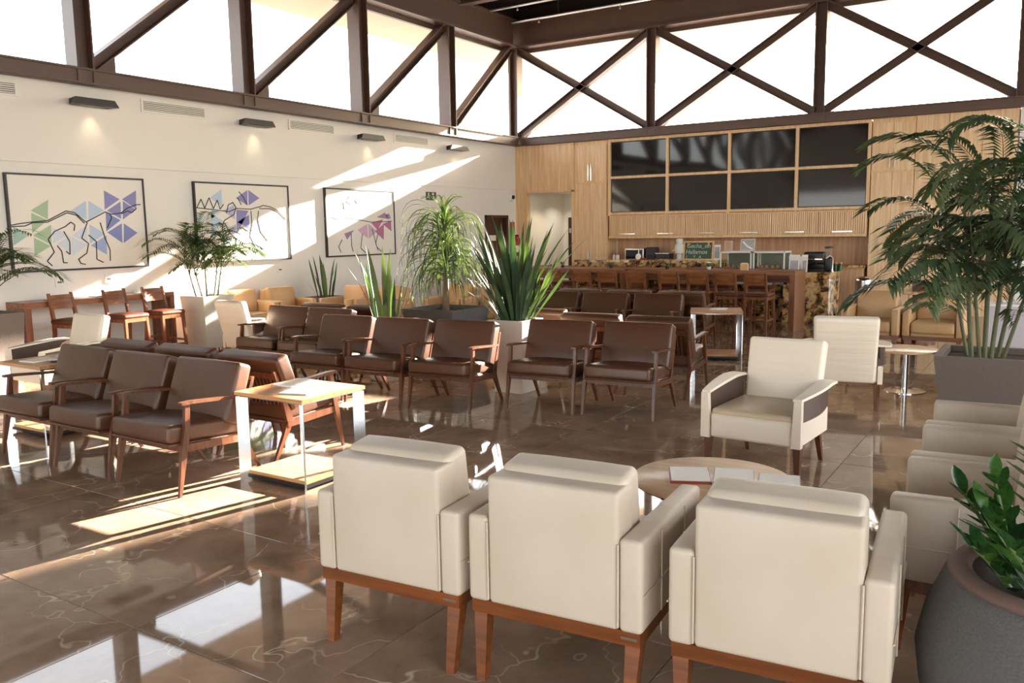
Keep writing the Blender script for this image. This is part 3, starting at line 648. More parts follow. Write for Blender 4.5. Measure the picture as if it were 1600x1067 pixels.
for k, (x0, x1) in enumerate(((-5.22, -4.63), (-4.60, -4.03))):
    t = thing('display_case', ('white framed glass food display case, left of the pair on the bar', 'white framed glass food display case with pastries, right of the pair on the bar')[k], 'display case', ((x0+x1)/2, 15.6, .66))
    hw = (x1-x0)/2; d = .23; h = .6; p = .022
    b = MB()
    for sx in (-1, 1):
        for sy in (-1, 1): b.box(sx*hw-p if sx > 0 else -hw, hw if sx > 0 else -hw+p, d-p if sy > 0 else -d, d if sy > 0 else -d+p, 0, h)
    b.box(-hw, hw, -d, d, h-.03, h).box(-hw, hw, -d, d, 0, .03)
    b.build('case_frame', M['white'], t)
    MB().box(-hw+p, hw-p, -d+.004, -d+.008, .03, h-.03).build('glass_front', M['case_glass'], t)
    MB().box(-hw+p, hw-p, -d+.03, d-.02, .28, .29).build('glass_shelf', M['case_glass'], t)
    MB().box(-hw+p, hw-p, d-.012, d-.006, .03, h-.03).build('back_board', M['case_back'], t)
    for q in range(5):
        x = -hw+.1+q*.1; nm = thing('pastry', 'small golden pastry on a plate, %s in the %s glass case' % (('leftmost', 'second', 'third', 'fourth', 'rightmost')[q], ('left', 'right')[k]), 'pastry', ((x0+x1)/2+x, 15.55, .66+.291), 0, 'pastries in the glass cases')
        MB().lathe([(.03,0),(.042,.008),(.0,.008)], 12).build('plate', M['white'], nm); MB().lathe([(.03,.008),(.034,.03),(.02,.05),(.0,.055)], 12).build('bun', M['tabletop'], nm, 60)
# chalkboard
t = thing('chalkboard', 'green chalkboard with chalk writing in a pale wood frame on the bar', 'chalkboard', (-5.67, 15.42, 1.0905))
a = math.radians(-8); mt = Matrix.Rotation(a, 4, 'X')
MB().box(-.27, .27, -.004, .004, .02, .34, mt).build('board', M['chalk'], t)
MB().box(-.3, .3, -.012, .012, 0, .025, mt).box(-.3, .3, -.012, .012, .335, .36, mt).box(-.3, -.27, -.012, .012, .025, .335, mt).box(.27, .3, -.012, .012, .025, .335, mt).build('board_frame', M['pine'], t)
MB().box(-.25, -.22, .03, .12, 0, .02).bar((-.2, .02, .33), (-.2, .14, .01), .03, .015).bar((.2, .02, .33), (.2, .14, .01), .03, .015).build('easel_leg', M['pine'], t)
for k, (txt, z, sz, x) in enumerate((('Gecha_on', .235, .115, -.235), ('Hallamos', .12, .115, -.25), ('J___Y _A_', .035, .08, -.24))):
    cu = bpy.data.curves.new('chalk_writing', 'FONT'); cu.body = txt; cu.size = sz; cu.extrude = .001; cu.shear = .15
    tmp = bpy.data.objects.new('tmp', cu); COL.objects.link(tmp)
    dg = bpy.context.evaluated_depsgraph_get(); me = bpy.data.meshes.new_from_object(tmp.evaluated_get(dg)); bpy.data.objects.remove(tmp)
    me.materials.clear(); me.materials.append(M['chalk_line'])
    me.transform(mt @ Matrix.Translation((x, -.007, z)) @ Matrix.Rotation(PI/2, 4, 'X')); put('chalk_writing', me, t)
# things on the bar and the back counter
t = thing('menu_stand', 'upright menu card standing right beside the chalkboard', 'menu', (-5.30, 15.42, 1.09))
MB().box(-.06, .06, -.01, .0, 0, .29, mt).build('card', M['paper'], t); MB().box(-.05, .05, -.012, -.0105, .04, .25, mt).build('print', M['paper_grey'], t)
for k, (x, w_, h) in enumerate(((-5.12, .16, .19), (-4.75, .27, .22))):
    t = thing('framed_photo', ('small framed photo lying back on the left display case', 'larger framed print with a white streak on top of the display cases')[k], 'frame', (x-.03, 15.62, 1.262))
    MB().box(-w_/2, w_/2, -.01, .01, 0, h, mt).build('frame', M['planter_white'], t); MB().box(-w_/2+.015, w_/2-.015, -.0125, -.0105, .015, h-.015, mt).build('print', M['oak_dim'] if k == 0 else M['paper_grey'], t)
    if k: MB().bar(mt @ Vector((-.09, -.015, .17)), mt @ Vector((0, -.015, .08)), .03, .003, Vector((0,1,0))).bar(mt @ Vector((0, -.015, .08)), mt @ Vector((.1, -.015, .03)), .03, .003, Vector((0,1,0))).build('streak', M['white'], t)
t = thing('menu_stand', 'white A-shaped menu stand with two cards at the end of the bar', 'menu', (-3.79, 15.4, .9))
for s, x in ((1, -.08), (1, .1)):
    MB().box(x-.09 if x < 0 else x-.05, x+.09 if x < 0 else x+.05, -.012, 0, 0, .3, mt).build('card', M['paper'], t)
    MB().box((x-.07 if x < 0 else x-.035), (x+.07 if x < 0 else x+.035), -.014, -.0125, .04, .26, mt).build('print', M['paper_grey'], t)
MB().box(-.17, .13, .06, .07, 0, .26, Matrix.Rotation(math.radians(14), 4, 'X')).build('rear_card', M['paper'], t)
t = thing('coffee_machine', 'black espresso machine at the right end of the bar', 'coffee machine', (-3.655, 15.85, .9))
MB().rbox((.05, 0, .23), (.36, .3, .22), .03, 2).rbox((.05, .08, .08), (.34, .14, .16), .02, 2).rbox((.05, 0, .02), (.36, .3, .04), .01, 2).build('body', M['black'], t, 40)
MB().tube([(-.02,-.14,.15),(-.02,-.24,.13)], .014).build('portafilter', M['black'], t); MB().tube([(.1,-.14,.15),(.1,-.24,.13)], .014).build('portafilter', M['black'], t); MB().box(-.1, .2, -.153, -.15, .2, .22).build('badge_strip', M['chrome'], t)
t = thing('coffee_grinder', 'coffee grinder with a clear hopper beside the espresso machine', 'grinder', (-3.362, 15.79, .9))
MB().rbox((0,0,.12), (.13,.16,.24), .02, 2).build('body', M['black'], t, 40); MB().lathe([(.04,.24),(.075,.36),(.075,.4)], 14).build('hopper', M['case_glass'], t); MB().lathe([(.078,.4),(.078,.43),(.03,.44)], 14).build('lid', M['black'], t)
for k, (x, mm) in enumerate(((-3.31, 'green_sign'), (-3.23, 'zz'))):
    t = thing('jar', ('green jar with a cork lid on the bar end, left', 'green jar with a cork lid on the bar end, right')[k], 'jar', (x+.02, 16.02, .9)); MB().lathe([(.04,0),(.04,.1),(.03,.12)], 12).build('jar_body', M[mm], t, 50); MB().lathe([(.034,.12),(.034,.145)], 12).build('lid', M['tabletop'], t)
for k, x in enumerate((-7.43, -7.36)):
    t = thing('canister', 'small cream canister at the left of the marble bar, %s of two' % ('left', 'right')[k], 'canister', (x, 15.45, 1.09)); MB().lathe([(.035,0),(.035,.08),(.03,.095)], 12).build('canister_body', M['planter_white'], t, 50); MB().lathe([(.02,.095),(.02,.115)], 10).build('lid', M['paper_red'], t)
t = thing('plate', 'round white plate leaning upright over a red cloth on the bar', 'plate', (-6.93, 15.5, 1.09)); MB().lathe([(.0,0),(.055,.0),(.06,.008),(0,.008)], 18).build('dish', M['white'], t, rot=(math.radians(78), 0, 0), loc=(0, 0, .062))
tag(MB().rbox((0, 0, .015), (.22, .1, .03), .012, 2).build('cloth', M['red'], None, 40, (-6.92, 15.6, 1.09)), 'folded red cloth behind the white plate on the bar', 'cloth')
t = thing('oven', 'stainless countertop oven on the back counter', 'oven', (-7.93, 17.65, .93)); MB().rbox((0,0,.17), (.46,.3,.33), .01, 2).build('body', M['brushed'], t, 40); MB().box(-.2, .1, -.16, -.152, .05, .3).build('door_glass', M['screen'], t); MB().box(.13, .2, -.16, -.152, .04, .3).build('control_panel', M['black'], t)
t = thing('coffee_dispenser', 'dark purple coffee dispenser next to the oven', 'dispenser', (-7.55, 17.65, .93)); MB().rbox((0,0,.18), (.22,.28,.35), .02, 2).build('body', colmat('dark purple plastic', 70, 56, 64), t, 40); MB().box(-.06, .06, -.15, -.14, .06, .2).build('spout_bay', M['black'], t)
t = thing('microwave', 'black microwave with a silver top on the back counter', 'microwave', (-7.26, 17.65, .93)); MB().rbox((0,0,.11), (.32,.28,.22), .01, 2).build('body', M['black'], t, 40); MB().box(-.16, .16, -.14, .14, .22, .226).build('top_plate', M['chrome'], t)
t = thing('juicer', 'white electric juicer with a round bowl by the chalkboard', 'juicer', (-6.90, 17.62, .93)); MB().lathe([(.06,0),(.06,.2),(.1,.22),(.11,.36),(.09,.42),(.06,.43),(.075,.45),(.075,.53),(.04,.55)], 16).build('body', M['white'], t, 50); MB().tube([(-.1,0,.3),(-.16,0,.27)], .018).build('spout', M['white'], t)
t = thing('tumbler', 'tall lilac tumbler between the juicer and the chalkboard', 'tumbler', (-6.72, 17.62, .93)); MB().lathe([(.05,0),(.07,.28),(.06,.29)], 14).build('cup', colmat('lilac plastic', 190, 178, 186), t, 50)
t = thing('flower_vase', 'small vase of magenta flowers behind the chalkboard', 'vase', (-6.5, 17.62, .93)); MB().lathe([(.04,0),(.05,.1),(.03,.14)], 12).build('vase', M['planter_white'], t, 50)
MB().lathe([(.0,.14),(.07,.18),(.08,.24),(.04,.29),(0,.3)], 9).build('flower_head', colmat('magenta petals', 150, 60, 92), t)
t = thing('trash_bin', 'cylindrical steel pedal bin at the right end of the bar', 'bin', (-2.95, 16.9, 0)); MB().lathe([(.16,0),(.16,.66)], 24).build('body', M['brushed'], t, 50); MB().lathe([(.165,.66),(.165,.7),(.12,.74),(.0,.75)], 24).build('lid', M['chrome'], t, 50); MB().lathe([(.165,.0),(.165,.04)], 24).build('base_ring', M['black'], t, 50)
# ------------------------------------------------------------------ high bar tables and stools
def bar_table(x0, x1, label):
    t = thing('high_table', label, 'high table', ((x0+x1)/2, 14.19, 0)); hw = (x1-x0)/2
    MB().box(-hw, hw, -.35, .35, .91, .985).build('tabletop', M['walnut_h'], t)
    for s in (-1, 1): MB().box(s*hw-.0 if s < 0 else hw-.09, -hw+.09 if s < 0 else hw, -.35, .35, 0, .91).build('end_panel', M['walnut'], t)
    MB().box(-hw+.09, hw-.09, -.03, .03, .78, .91).build('apron', M['walnut_h'], t)
bar_table(-6.40, -3.46, 'long high walnut table with slab ends before the marble bar, right one')
bar_table(-9.55, -6.45, 'long high walnut table with slab ends before the bar, left one by the corridor')
def stool():
    t = thing('bar_stool', 'x', 'bar stool', group='bar stools')
    for sx in (-1, 1):
        MB().chain([(sx*.185,-.2,0),(sx*.165,-.17,.62)], [(.03,.035),(.036,.04)]).build('leg', M['walnut'], t)
        MB().chain([(sx*.185,.22,0),(sx*.165,.17,.5),(sx*.165,.17,.66),(sx*.16,.24,1.0)], [(.03,.035),(.036,.045),(.036,.045),(.03,.03)]).build('leg', M['walnut'], t)
        MB().bar((sx*.178,-.19,.25), (sx*.178,.205,.25), .02, .03).build('stretcher', M['walnut'], t)
    MB().bar((-.18,-.192,.2), (.18,-.192,.2), .03, .03).build('footrest', M['walnut'], t); MB().bar((-.18,.205,.3), (.18,.205,.3), .02, .03).build('stretcher', M['walnut'], t)
    MB().box(-.18, .18, -.19, .18, .57, .62).build('seat_frame', M['walnut'], t)
    MB().rbox((0, 0, .645), (.4, .4, .055), .026, 3, 3, (0, 0, .018)).build('seat', M['stool_seat'], t, 179)
    b = MB(); N = 6
    for i in range(N+1):
        x = -.16+.32*i/N; c = .025*(1-(2*i/N-1)**2)
        for z, yy in ((.80, .2), (.975, .237)):
            b.v.append((x, yy+c-.012, z)); b.v.append((x, yy+c+.006, z))
    for i in range(N):
        a = i*4; b.f += [(a,a+4,a+6,a+2),(a+1,a+3,a+7,a+5),(a,a+1,a+5,a+4),(a+2,a+6,a+7,a+3)]
    b.f += [(0,2,3,1),(N*4,N*4+1,N*4+3,N*4+2)]
    b.build('back_panel', M['walnut_h'], t, 40)
    return t
place_stool = Maker(stool)
nx = [-8.0, -7.52, -6.88, -6.22, -5.85, -5.28, -4.77, -4.33, -3.85]
nx = [-7.94, -7.46, -6.88, -6.41, -5.85, -5.28, -4.77, -4.33, -3.85]
orde = ['first', 'second', 'third', 'fourth', 'fifth', 'sixth', 'seventh', 'eighth', 'ninth']
for k, x in enumerate(nx):
    place_stool((x, 13.22+random.uniform(-.03, .03), 0), PI+random.uniform(-.06, .06), 'dark walnut bar stool, %s from the left on the near side of the high tables' % orde[k], 'bar stools, near side')
for r in range(len(nx)): pass
for k, x in enumerate((-8.9, -8.3, -7.2, -6.72, -6.07, -5.58, -5.02, -4.3)):
    place_stool((x, 14.92, 0), random.uniform(-.06, .06), 'dark walnut bar stool, %s from the left on the far side of the high tables' % orde[k], 'bar stools, far side')
t = thing('flower_pot', 'tiny white flower bunch in a pot on the right high table', 'flower pot', (-4.98, 14.1, .985)); MB().lathe([(.03,0),(.04,.05)], 12).build('pot', M['planter_white'], t); MB().lathe([(.03,.045),(.062,.07),(.05,.11),(0,.125)], 10).build('flower_head', M['palm_light'], t); MB().lathe([(.035,.09),(.045,.115),(0,.135)], 8).build('flower_top', M['paper'], t)
t = thing('napkin_box', 'small pale wooden napkin box on the right high table', 'box', (-4.33, 14.0, .985)); MB().box(-.06, .06, -.04, .04, 0, .11).build('box_body', M['pine'], t); MB().box(-.045, .045, -.03, .03, .11, .12).build('napkin_stack', M['paper'], t)
for k, (x, y) in enumerate(((-7.9, 14.15), (-6.9, 14.2), (-5.75, 14.1))):
    t = thing('table_plant', 'small green sprig in a dark pot on the high tables, %s' % ('leftmost', 'middle', 'nearest the middle stools')[k], 'plant', (x, y, .985)); MB().lathe([(.03,0),(.035,.05)], 10).build('pot', M['black'], t)
    b = MB()
    for q in range(14):
        a = q*2.4; l = .05+.03*random.random(); p = Vector((0, 0, .05)); e = p+Vector((math.cos(a)*l, math.sin(a)*l, .03+.04*random.random())); sd = Vector((-math.sin(a), math.cos(a), 0))*.012; b.add([p, p.lerp(e, .5)+sd, e, p.lerp(e, .5)-sd], [(0,1,2,3)])
    o = b.build('foliage', M['palm'], t); o['kind'] = 'stuff'
# ------------------------------------------------------------------ left counter and its stools
t = thing('wall_counter', 'walnut wall counter with slab ends beneath the leftmost picture', 'counter', (XL+.23, 6.53, 0))
MB().box(-.22, .22, -1.06, 1.06, .83, .90).build('countertop', M['walnut_y'], t)
for s in (-1, 1): MB().box(-.22, .22, s*1.06-.0 if s < 0 else .98, -.98 if s < 0 else 1.06, 0, .83).build('end_panel', M['walnut'], t)
for k, y in enumerate((5.95, 6.67, 7.24)):
    place_stool((-10.42, y, 0), PI/2+(.15, .1, .05)[k], 'walnut bar stool with a brown seat at the wall counter, %s' % ('left', 'middle', 'right and sunlit')[k], 'bar stools at the wall counter')
def mag(name, label, loc, rz, w_, d_, mat, group=None, h=.008, cat='magazine'):
    t = thing(name, label, cat, loc, rz, group)
    MB().box(-w_/2, w_/2, -d_/2, d_/2, 0, h).build('cover', mat, t)
    MB().box(-w_/2+.006, w_/2-.004, -d_/2+.004, d_/2-.004, h, h+.003).build('page', M['paper'], t)
    return t
for k, y in enumerate((5.95, 6.55, 7.2)):
    mag('brochure', 'dark brochure lying flat on the wall counter, %s' % ('left', 'middle', 'right')[k], (-10.84, y, .9), .2*k, .15, .21, M['black'], 'brochures on the wall counter', .006, 'brochure')
# ================================================================== BROWN LOUNGE CHAIRS (front faces -Y, front feet on y=0)
def lounge():
    t = thing('lounge_chair', 'x', 'chair')
    cw = M['chair_wood']
    for s in (-1, 1):
        MB().chain([(s*.345,0,0),(s*.338,.055,.30),(s*.338,.085,.45),(s*.335,.10,.60)], [(.02,.02),(.030,.046),(.030,.042),(.027,.034)]).build('leg', cw, t, 30)
        MB().chain([(s*.32,.70,0),(s*.32,.585,.20),(s*.32,.53,.30),(s*.32,.57,.44),(s*.32,.66,.70)], [(.02,.022),(.028,.044),(.030,.066),(.028,.044),(.024,.025)]).build('leg', cw, t, 30)
        b = MB(); X = Vector((1,0,0)); Z = Vector((0,0,1))
        b.chain([(s*.337,.05,.612),(s*.337,.13,.613),(s*.335,.4,.592),(s*.325,.62,.575)], [(.046,.017),(.050,.02),(.040,.02),(.024,.018)], X, Z).build('armrest', cw, t, 30)
        MB().bar((s*.335,.06,.315), (s*.325,.56,.285), .026, .05).build('side_rail', cw, t)
    MB().box(-.33, .33, .045, .075, .29, .335).build('front_rail', cw, t)
    MB().box(-.32, .32, .5, .525, .27, .31).build('rear_rail', cw, t)
    MB().bar((-.32,.645,.66), (.32,.645,.66), .03, .045).build('back_rail', cw, t)
    b = MB()
    for k in range(15): x = -.29+.58*k/14; b.tube([(x,.53,.30),(x,.565,.44),(x,.643,.66)], .006, 5)
    o = b.build('spindle', cw, t); o['kind'] = 'stuff'
    m = Matrix.Translation((0,.265,.395)) @ Matrix.Rotation(math.radians(-4), 4, 'X')
    c = MB().rbox((0,0,0), (.635,.60,.12), .026, 3, 4, (.004,.006,.016), m).build('seat_cushion', M['brown'], t, 179)
    MB().rbox((0,0,-.068), (.635,.60,.02), .01, 2, 1, (0,0,0), m).build('seat_pad', M['brown'], t, 179)
    m2 = Matrix.Translation((0,.52,.60)) @ Matrix.Rotation(math.radians(-20), 4, 'X')
    c2 = MB().rbox((0,0,0), (.685,.125,.43), .026, 3, 4, (.003,.014,.004), m2).build('back_cushion', M['brown'], t, 179)
    for s in (-1, 1): pass
    return t
LC_ = Maker(lounge)
G = 'brown leather lounge chairs'
def row(names, xs_, ys, rz, desc):
    for k, (x, y) in enumerate(zip(xs_, ys)):
        LC_((x, y, 0), rz[k] if isinstance(rz, (list, tuple)) else rz, desc % names[k], G)
row(('left', 'middle', 'right, with its arm in the sun'), (-6.63, -5.84, -5.065), (3.31, 3.29, 3.30), (.0, .0, .0), 'brown leather lounge chair of the nearest row, %s')
row(('left', 'middle', 'right, behind the sunlit table'), (-6.66, -5.88, -5.09), (4.84, 4.84, 4.84), PI, 'brown leather lounge chair back to back with the nearest row, %s')
row(('left', 'middle', 'right, sunlit at its side'), (-6.39, -5.63, -4.86), (6.15, 6.17, 6.25), (.06, .06, .09), 'brown leather lounge chair of the middle group of three, %s')
row(('left', 'right'), (-4.0, -3.245), (6.68, 6.80), (.1, .06), 'brown leather lounge chair of the central pair facing the armchairs, %s')
row(('left', 'right'), (-7.96, -7.21), (6.72, 6.70), (.0, .02), 'brown leather lounge chair of the pair near the left planters, %s')
row(('left', 'right'), (-7.86, -7.1), (8.3, 8.36), PI+.05, 'brown leather lounge chair seen from behind at the left planters, %s')
row(('left, by the sword plant', 'middle', 'right, its pale arm showing'), (-4.93, -4.13, -3.36), (8.78, 8.52, 8.52), PI+.06, 'brown leather lounge chair turned to the bar, %s')
row(('left', 'middle', 'right, next to the square table'), (-6.0, -5.24, -4.46), (10.12, 10.16, 10.2), (.08, .08, .08), 'brown leather lounge chair of the far row of three, %s')
row(('left', 'middle', 'right'), (-6.0, -5.2, -4.42), (11.78, 11.8, 11.84), PI+.06, 'brown leather lounge chair back to back with the far row, %s')
# ================================================================== CLUB ARMCHAIRS (front faces -Y, origin at centre)
def club(leather):
    t = thing('armchair', 'x', 'armchair')
    W, D = .345, .36
    lm = leather; wd = M['cherry']
    MB().box(-W+.01, W-.01, -D+.02, D-.01, .265, .318).build('base_rail', wd, t)
    for sx in (-1, 1):
        MB().chain([(sx*(W-.05),D-.012,0),(sx*(W-.04),D-.05,.27)], [(.036,.036),(.056,.056)]).build('leg', wd, t)
        MB().chain([(sx*(W-.06),-D+.04,0),(sx*(W-.05),-D+.06,.27)], [(.035,.035),(.055,.055)]).build('leg', wd, t)
        a = MB().rbox((sx*(W-.043), 0, .482), (.086, 2*D, .335), .018, 2, 2, (.004,0,.006)).build('arm', lm, t, 179)
        b = MB(); xo = sx*(W+.004)
        for z in (.455,): b.tube([(xo,-D+.01,z),(xo,D-.01,z)], .0035, 5)
        for y in (-.12, .16): b.tube([(xo,y,.33),(xo,y,.635)], .0035, 5)
        b.tube([(sx*(W-.087),D+.001,.33),(sx*(W-.087),D+.001,.63)], .004, 5)
        b.build('piping', lm, a, 60)
    MB().rbox((0, D-.075, .562), (2*W-.174, .15, .495), .018, 2, 3, (0,.004,0)).build('back_panel', lm, t, 179)
    m = Matrix.Translation((0, D-.19, .655)) @ Matrix.Rotation(math.radians(-8), 4, 'X')
    MB().rbox((0,0,0), (2*W-.19, .15, .37), .03, 3, 4, (.0,.02,.006), m).build('back_cushion', lm, t, 179)
    MB().rbox((0, -.06, .42), (2*W-.19, .60, .14), .035, 3, 4, (0,.006,.02)).build('seat_cushion', lm, t, 179)
    MB().box(-W+.1, W-.1, -D+.03, D-.02, .315, .36).build('seat_deck', lm, t)
    b = MB(); b.box(W-.11, W-.06, D-.011, D-.0085, .285, .295)
    b = MB(); b.box(-(W-.02), -(W-.08), D-.0105, D-.008, .287, .297); b.build('metal_tag', M['chrome'], t)
    return t
beige = Maker(lambda: club(M['beige'])); tan = Maker(lambda: club(M['tan']))
def face(fx, fy): return math.atan2(fx, -fy)
for (rx, ry, th), nm in zip(((-2.17, 2.42, 4.5), (-1.45, 2.49, 4.5), (-.675, 2.56, 5)), ('left of the front three', 'middle of the front three', 'right of the front three, beside the round pot')):
    a = math.radians(th); f = (-math.sin(a), math.cos(a))
    beige((rx+.36*f[0], ry+.36*f[1], 0), face(*f), 'beige leather armchair seen from behind, '+nm, 'beige leather armchairs')
for y, nm in ((3.83, 'nearest, behind the round stone pot'), (4.545, 'middle'), (5.26, 'farthest, before the long grey planter')):
    beige((-.13-(y-3.8)*.03, y, 0), face(-1, -.03), 'beige leather armchair of the right-hand row, '+nm, 'beige leather armchairs')
tan((-1.90, 11.75, 0), face(-.03, -1), 'tan leather armchair facing us under the tall palm, left one', 'tan leather armchairs')
tan((-1.18, 11.82, 0), face(-.03, -1), 'tan leather armchair facing us under the tall palm, right one', 'tan leather armchairs')
tan((-10.55, 8.78, 0), face(1, -.15), 'tan leather armchair against the left wall, next to the tall white planter', 'tan leather armchairs')
tan((-10.52, 9.56, 0), face(1, -.15), 'tan leather armchair against the left wall, next to the corner sword plant', 'tan leather armchairs')
tan((-9.72, 10.2, 0), face(-.08, -1), 'tan leather armchair beneath the rightmost picture, left of its row', 'tan leather armchairs')
tan((-9.0, 10.25, 0), face(-.08, -1), 'tan leather armchair beneath the rightmost picture, second of its row', 'tan leather armchairs')
tan((-8.2, 11.0, 0), face(.1, -1), 'tan leather armchair half hidden behind the strap-leaf plant, left', 'tan leather armchairs')
tan((-7.45, 11.0, 0), face(.1, -1), 'tan leather armchair half hidden behind the strap-leaf plant, right', 'tan leather armchairs')
# ================================================================== OFF-WHITE EASY CHAIRS
def easy():
    t = thing('easy_chair', 'x', 'armchair', group='off-white easy chairs')
    w_ = M['offwhite']; wd = M['chair_wood']
    for sx in (-1, 1):
        MB().chain([(sx*.335,-.30,0),(sx*.33,-.30,.24)], [(.03,.03),(.052,.052)]).build('leg', wd, t)
        MB().chain([(sx*.29,.36,0),(sx*.28,.28,.24)], [(.028,.028),(.046,.046)]).build('leg', wd, t)
    MB().rbox((0, -.03, .325), (.60, .64, .17), .025, 3, 3, (0,.006,.0)).build('seat', w_, t, 179); MB().rbox((0, -.02, .42), (.60, .62, .05), .022, 3, 3, (0,.004,.016)).build('seat_cushion', M['seat_tan'], t, 179)
    m = Matrix.Translation((0, .335, .56)) @ Matrix.Rotation(math.radians(-14), 4, 'X')
    b = MB().rbox((0,0,0), (.58, .10, .64), .03, 3, 6, (0,.012,0), m)
    b.v = [(x*(1+.10*(z-.56)), y, z) for x, y, z in b.v]
    b.build('backrest', M['crease'], t, 179)
    for sx in (-1, 1):
        MB().chain([(sx*.335,-.335,.24),(sx*.342,-.335,.557)], [(.068,.05),(.052,.045)]).build('arm_post', w_, t)
        b = MB(); N = 8; vv = []
        for i in range(N+1):
            u = i/N; y = -.31+.62*u; zt = .552+.055*u-.02*max(0,u-.75)*4*u; zb = .40+.02*u; fl = .025*math.sin(u*PI)
            for dxx, z in ((0, zb), (0, zt), (.03, zt), (.03+fl*.5, zb)): vv.append((sx*(.315+dxx+fl), y, z))
        ff = []
        for i in range(N):
            for a in range(4): q = (a+1) % 4; ff.append((i*4+a, i*4+q, i*4+4+q, i*4+4+a) if sx < 0 else (i*4+a, i*4+4+a, i*4+4+q, i*4+q))
        ff += [(0,1,2,3), (N*4+3,N*4+2,N*4+1,N*4)]
        b.add(vv, ff).build('arm_panel', M['arm_brown'], t, 40)
        b = MB(); vv = []
        for i in range(N+1):
            u = i/N; y = -.345+.655*u; zt = .555+.055*u-.02*max(0,u-.75)*4*u; wd_ = .034+.03*math.sin(u*PI*.6)
            cx = sx*(.335+.028*math.sin(u*PI*.8))
            for dxx, z in ((-wd_, zt), (wd_, zt), (wd_*.9, zt+.016), (-wd_*.9, zt+.016)): vv.append((cx+dxx, y, z))
        ff = []
        for i in range(N):
            for a in range(4): q = (a+1) % 4; ff.append((i*4+a, i*4+4+a, i*4+4+q, i*4+q))
        ff += [(0,1,2,3), (N*4+3,N*4+2,N*4+1,N*4)]
        b.add(vv, ff).build('arm_pad', w_, t, 40)
        MB().box(min(sx*.30, sx*.345), max(sx*.30, sx*.345), -.31, .31, .24, .41).build('side_panel', w_, t)
    t.scale = (.95, 1, 1)
    return t
def crease():
    m, nt, b = newmat('creased off white upholstery'); b.inputs['Base Color'].default_value = srgb(240, 223, 202); b.inputs['Roughness'].default_value = .45
    tc = nt.nodes.new('ShaderNodeTexCoord'); mp = nt.nodes.new('ShaderNodeMapping'); mp.inputs['Scale'].default_value = (.6, .0, 9)
    n = nt.nodes.new('ShaderNodeTexNoise'); n.inputs['Scale'].default_value = 1.6; n.inputs['Detail'].default_value = 2
    bp = nt.nodes.new('ShaderNodeBump'); bp.inputs['Strength'].default_value = .5; bp.inputs['Distance'].default_value = .02
    nt.links.new(tc.outputs['Object'], mp.inputs[0]); nt.links.new(mp.outputs[0], n.inputs['Vector']); nt.links.new(n.outputs['Fac'], bp.inputs['Height']); nt.links.new(bp.outputs[0], b.inputs['Normal'])
    return m
M['crease'] = crease()
E_ = Maker(easy)
E_((-1.645, 5.93, 0), face(-.07, -1), 'off-white easy chair with taupe arms facing us beyond the round coffee table')
E_((-1.63, 8.5, 0), face(-.2, 1), 'off-white easy chair seen from its creased back, by the long grey planter')
E_((-8.72, 7.42, 0), face(.05, 1), 'off-white easy chair seen from behind left of the lounge chair pair, side in the sun')
E_((-8.75, 4.78, 0), face(.0, -1), 'off-white easy chair at the far left beside the low square table')
# ================================================================== TABLES
def square_table(loc, label, rz=0):
    t = thing('side_table', label, 'side table', loc, rz, 'square side tables')
    hx, hy = .33, .30
    MB().box(-hx, hx, -hy, hy, .605, .63).build('tabletop', M['tabletop'], t)
    MB().box(-hx+.02, hx-.02, -hy+.02, hy-.02, .592, .605).build('top_frame', M['chrome'], t)
    MB().box(-hx+.05, hx-.05, -hy+.05, hy-.05, .045, .07).build('shelf', M['tabletop'], t)
    MB().box(-hx+.04, hx-.04, -hy+.04, hy-.04, .02, .045).build('shelf_rim', M['black'], t)
    for sx in (-1, 1):
        for sy in (-1, 1):
            c = Vector((sx*(hx-.035), sy*(hy-.035), 0)); d = Vector((sx, sy, 0)).normalized()
            MB().bar(c, c+Vector((0,0,.594)), .08, .012, up=Vector((-d.y, d.x, 0))).build('leg', M['chrome'], t)
    return t
square_table((-4.37, 4.06, 0), 'square honey wood side table with steel legs, brightly sunlit')
square_table((-7.4, 4.0, 0), 'square honey wood side table left of the nearest lounge chairs')
square_table((-3.68, 10.72, 0), 'square honey wood side table at the end of the far lounge chair row', .35)
mag('magazine', 'white magazine on the sunlit side table, near one', (-4.28, 4.0, .63), .3, .21, .28, M['paper_grey'], 'magazines on the sunlit table')
mag('magazine', 'white magazine on the sunlit side table, far one', (-4.53, 4.19, .63), -.1, .21, .28, M['paper'], 'magazines on the sunlit table')
mag('magazine', 'grey printed magazine on the left side table', (-7.3, 4.05, .6425), .8, .21, .28, M['paper_grey'])
mag('magazine', 'white magazine half under the grey one on the left side table', (-7.46, 3.92, .63), .1, .2, .26, M['paper'])
mag('magazine', 'grey magazine on the far side table', (-3.65, 10.75, .63), .2, .21, .28, M['paper_grey'])
t = thing('coffee_table', 'round pale wood coffee table in front of the beige armchairs', 'coffee table', (-1.375, 3.99, 0))
MB().lathe([(.385,.43),(.395,.435),(.395,.448),(.39,.452)], 64).build('tabletop', M['ash'], t, 40)
MB().lathe([(.386,.425),(.386,.431)], 48).build('edge_band', M['cherry'], t, 40)
for k in range(4):
    a = PI/4+k*PI/2+.3; c, s = math.cos(a), math.sin(a)
    MB().tube([(c*.05, s*.05, .42), (c*.28, s*.28, .42), (c*.315, s*.315, .405), (c*.325, s*.325, .37), (c*.335, s*.335, 0)], .011, 8).build('leg', M['chrome'], t, 60)
mag('magazine', 'open white magazine with a red cover edge on the round coffee table, left', (-1.48, 3.95, .452), .42, .2, .25, M['paper_red'], 'magazines on the coffee table', .014)
mag('magazine', 'white magazine in the middle of the three on the round coffee table', (-1.275, 4.02, .452), .3, .2, .26, M['paper_grey'], 'magazines on the coffee table', .017)
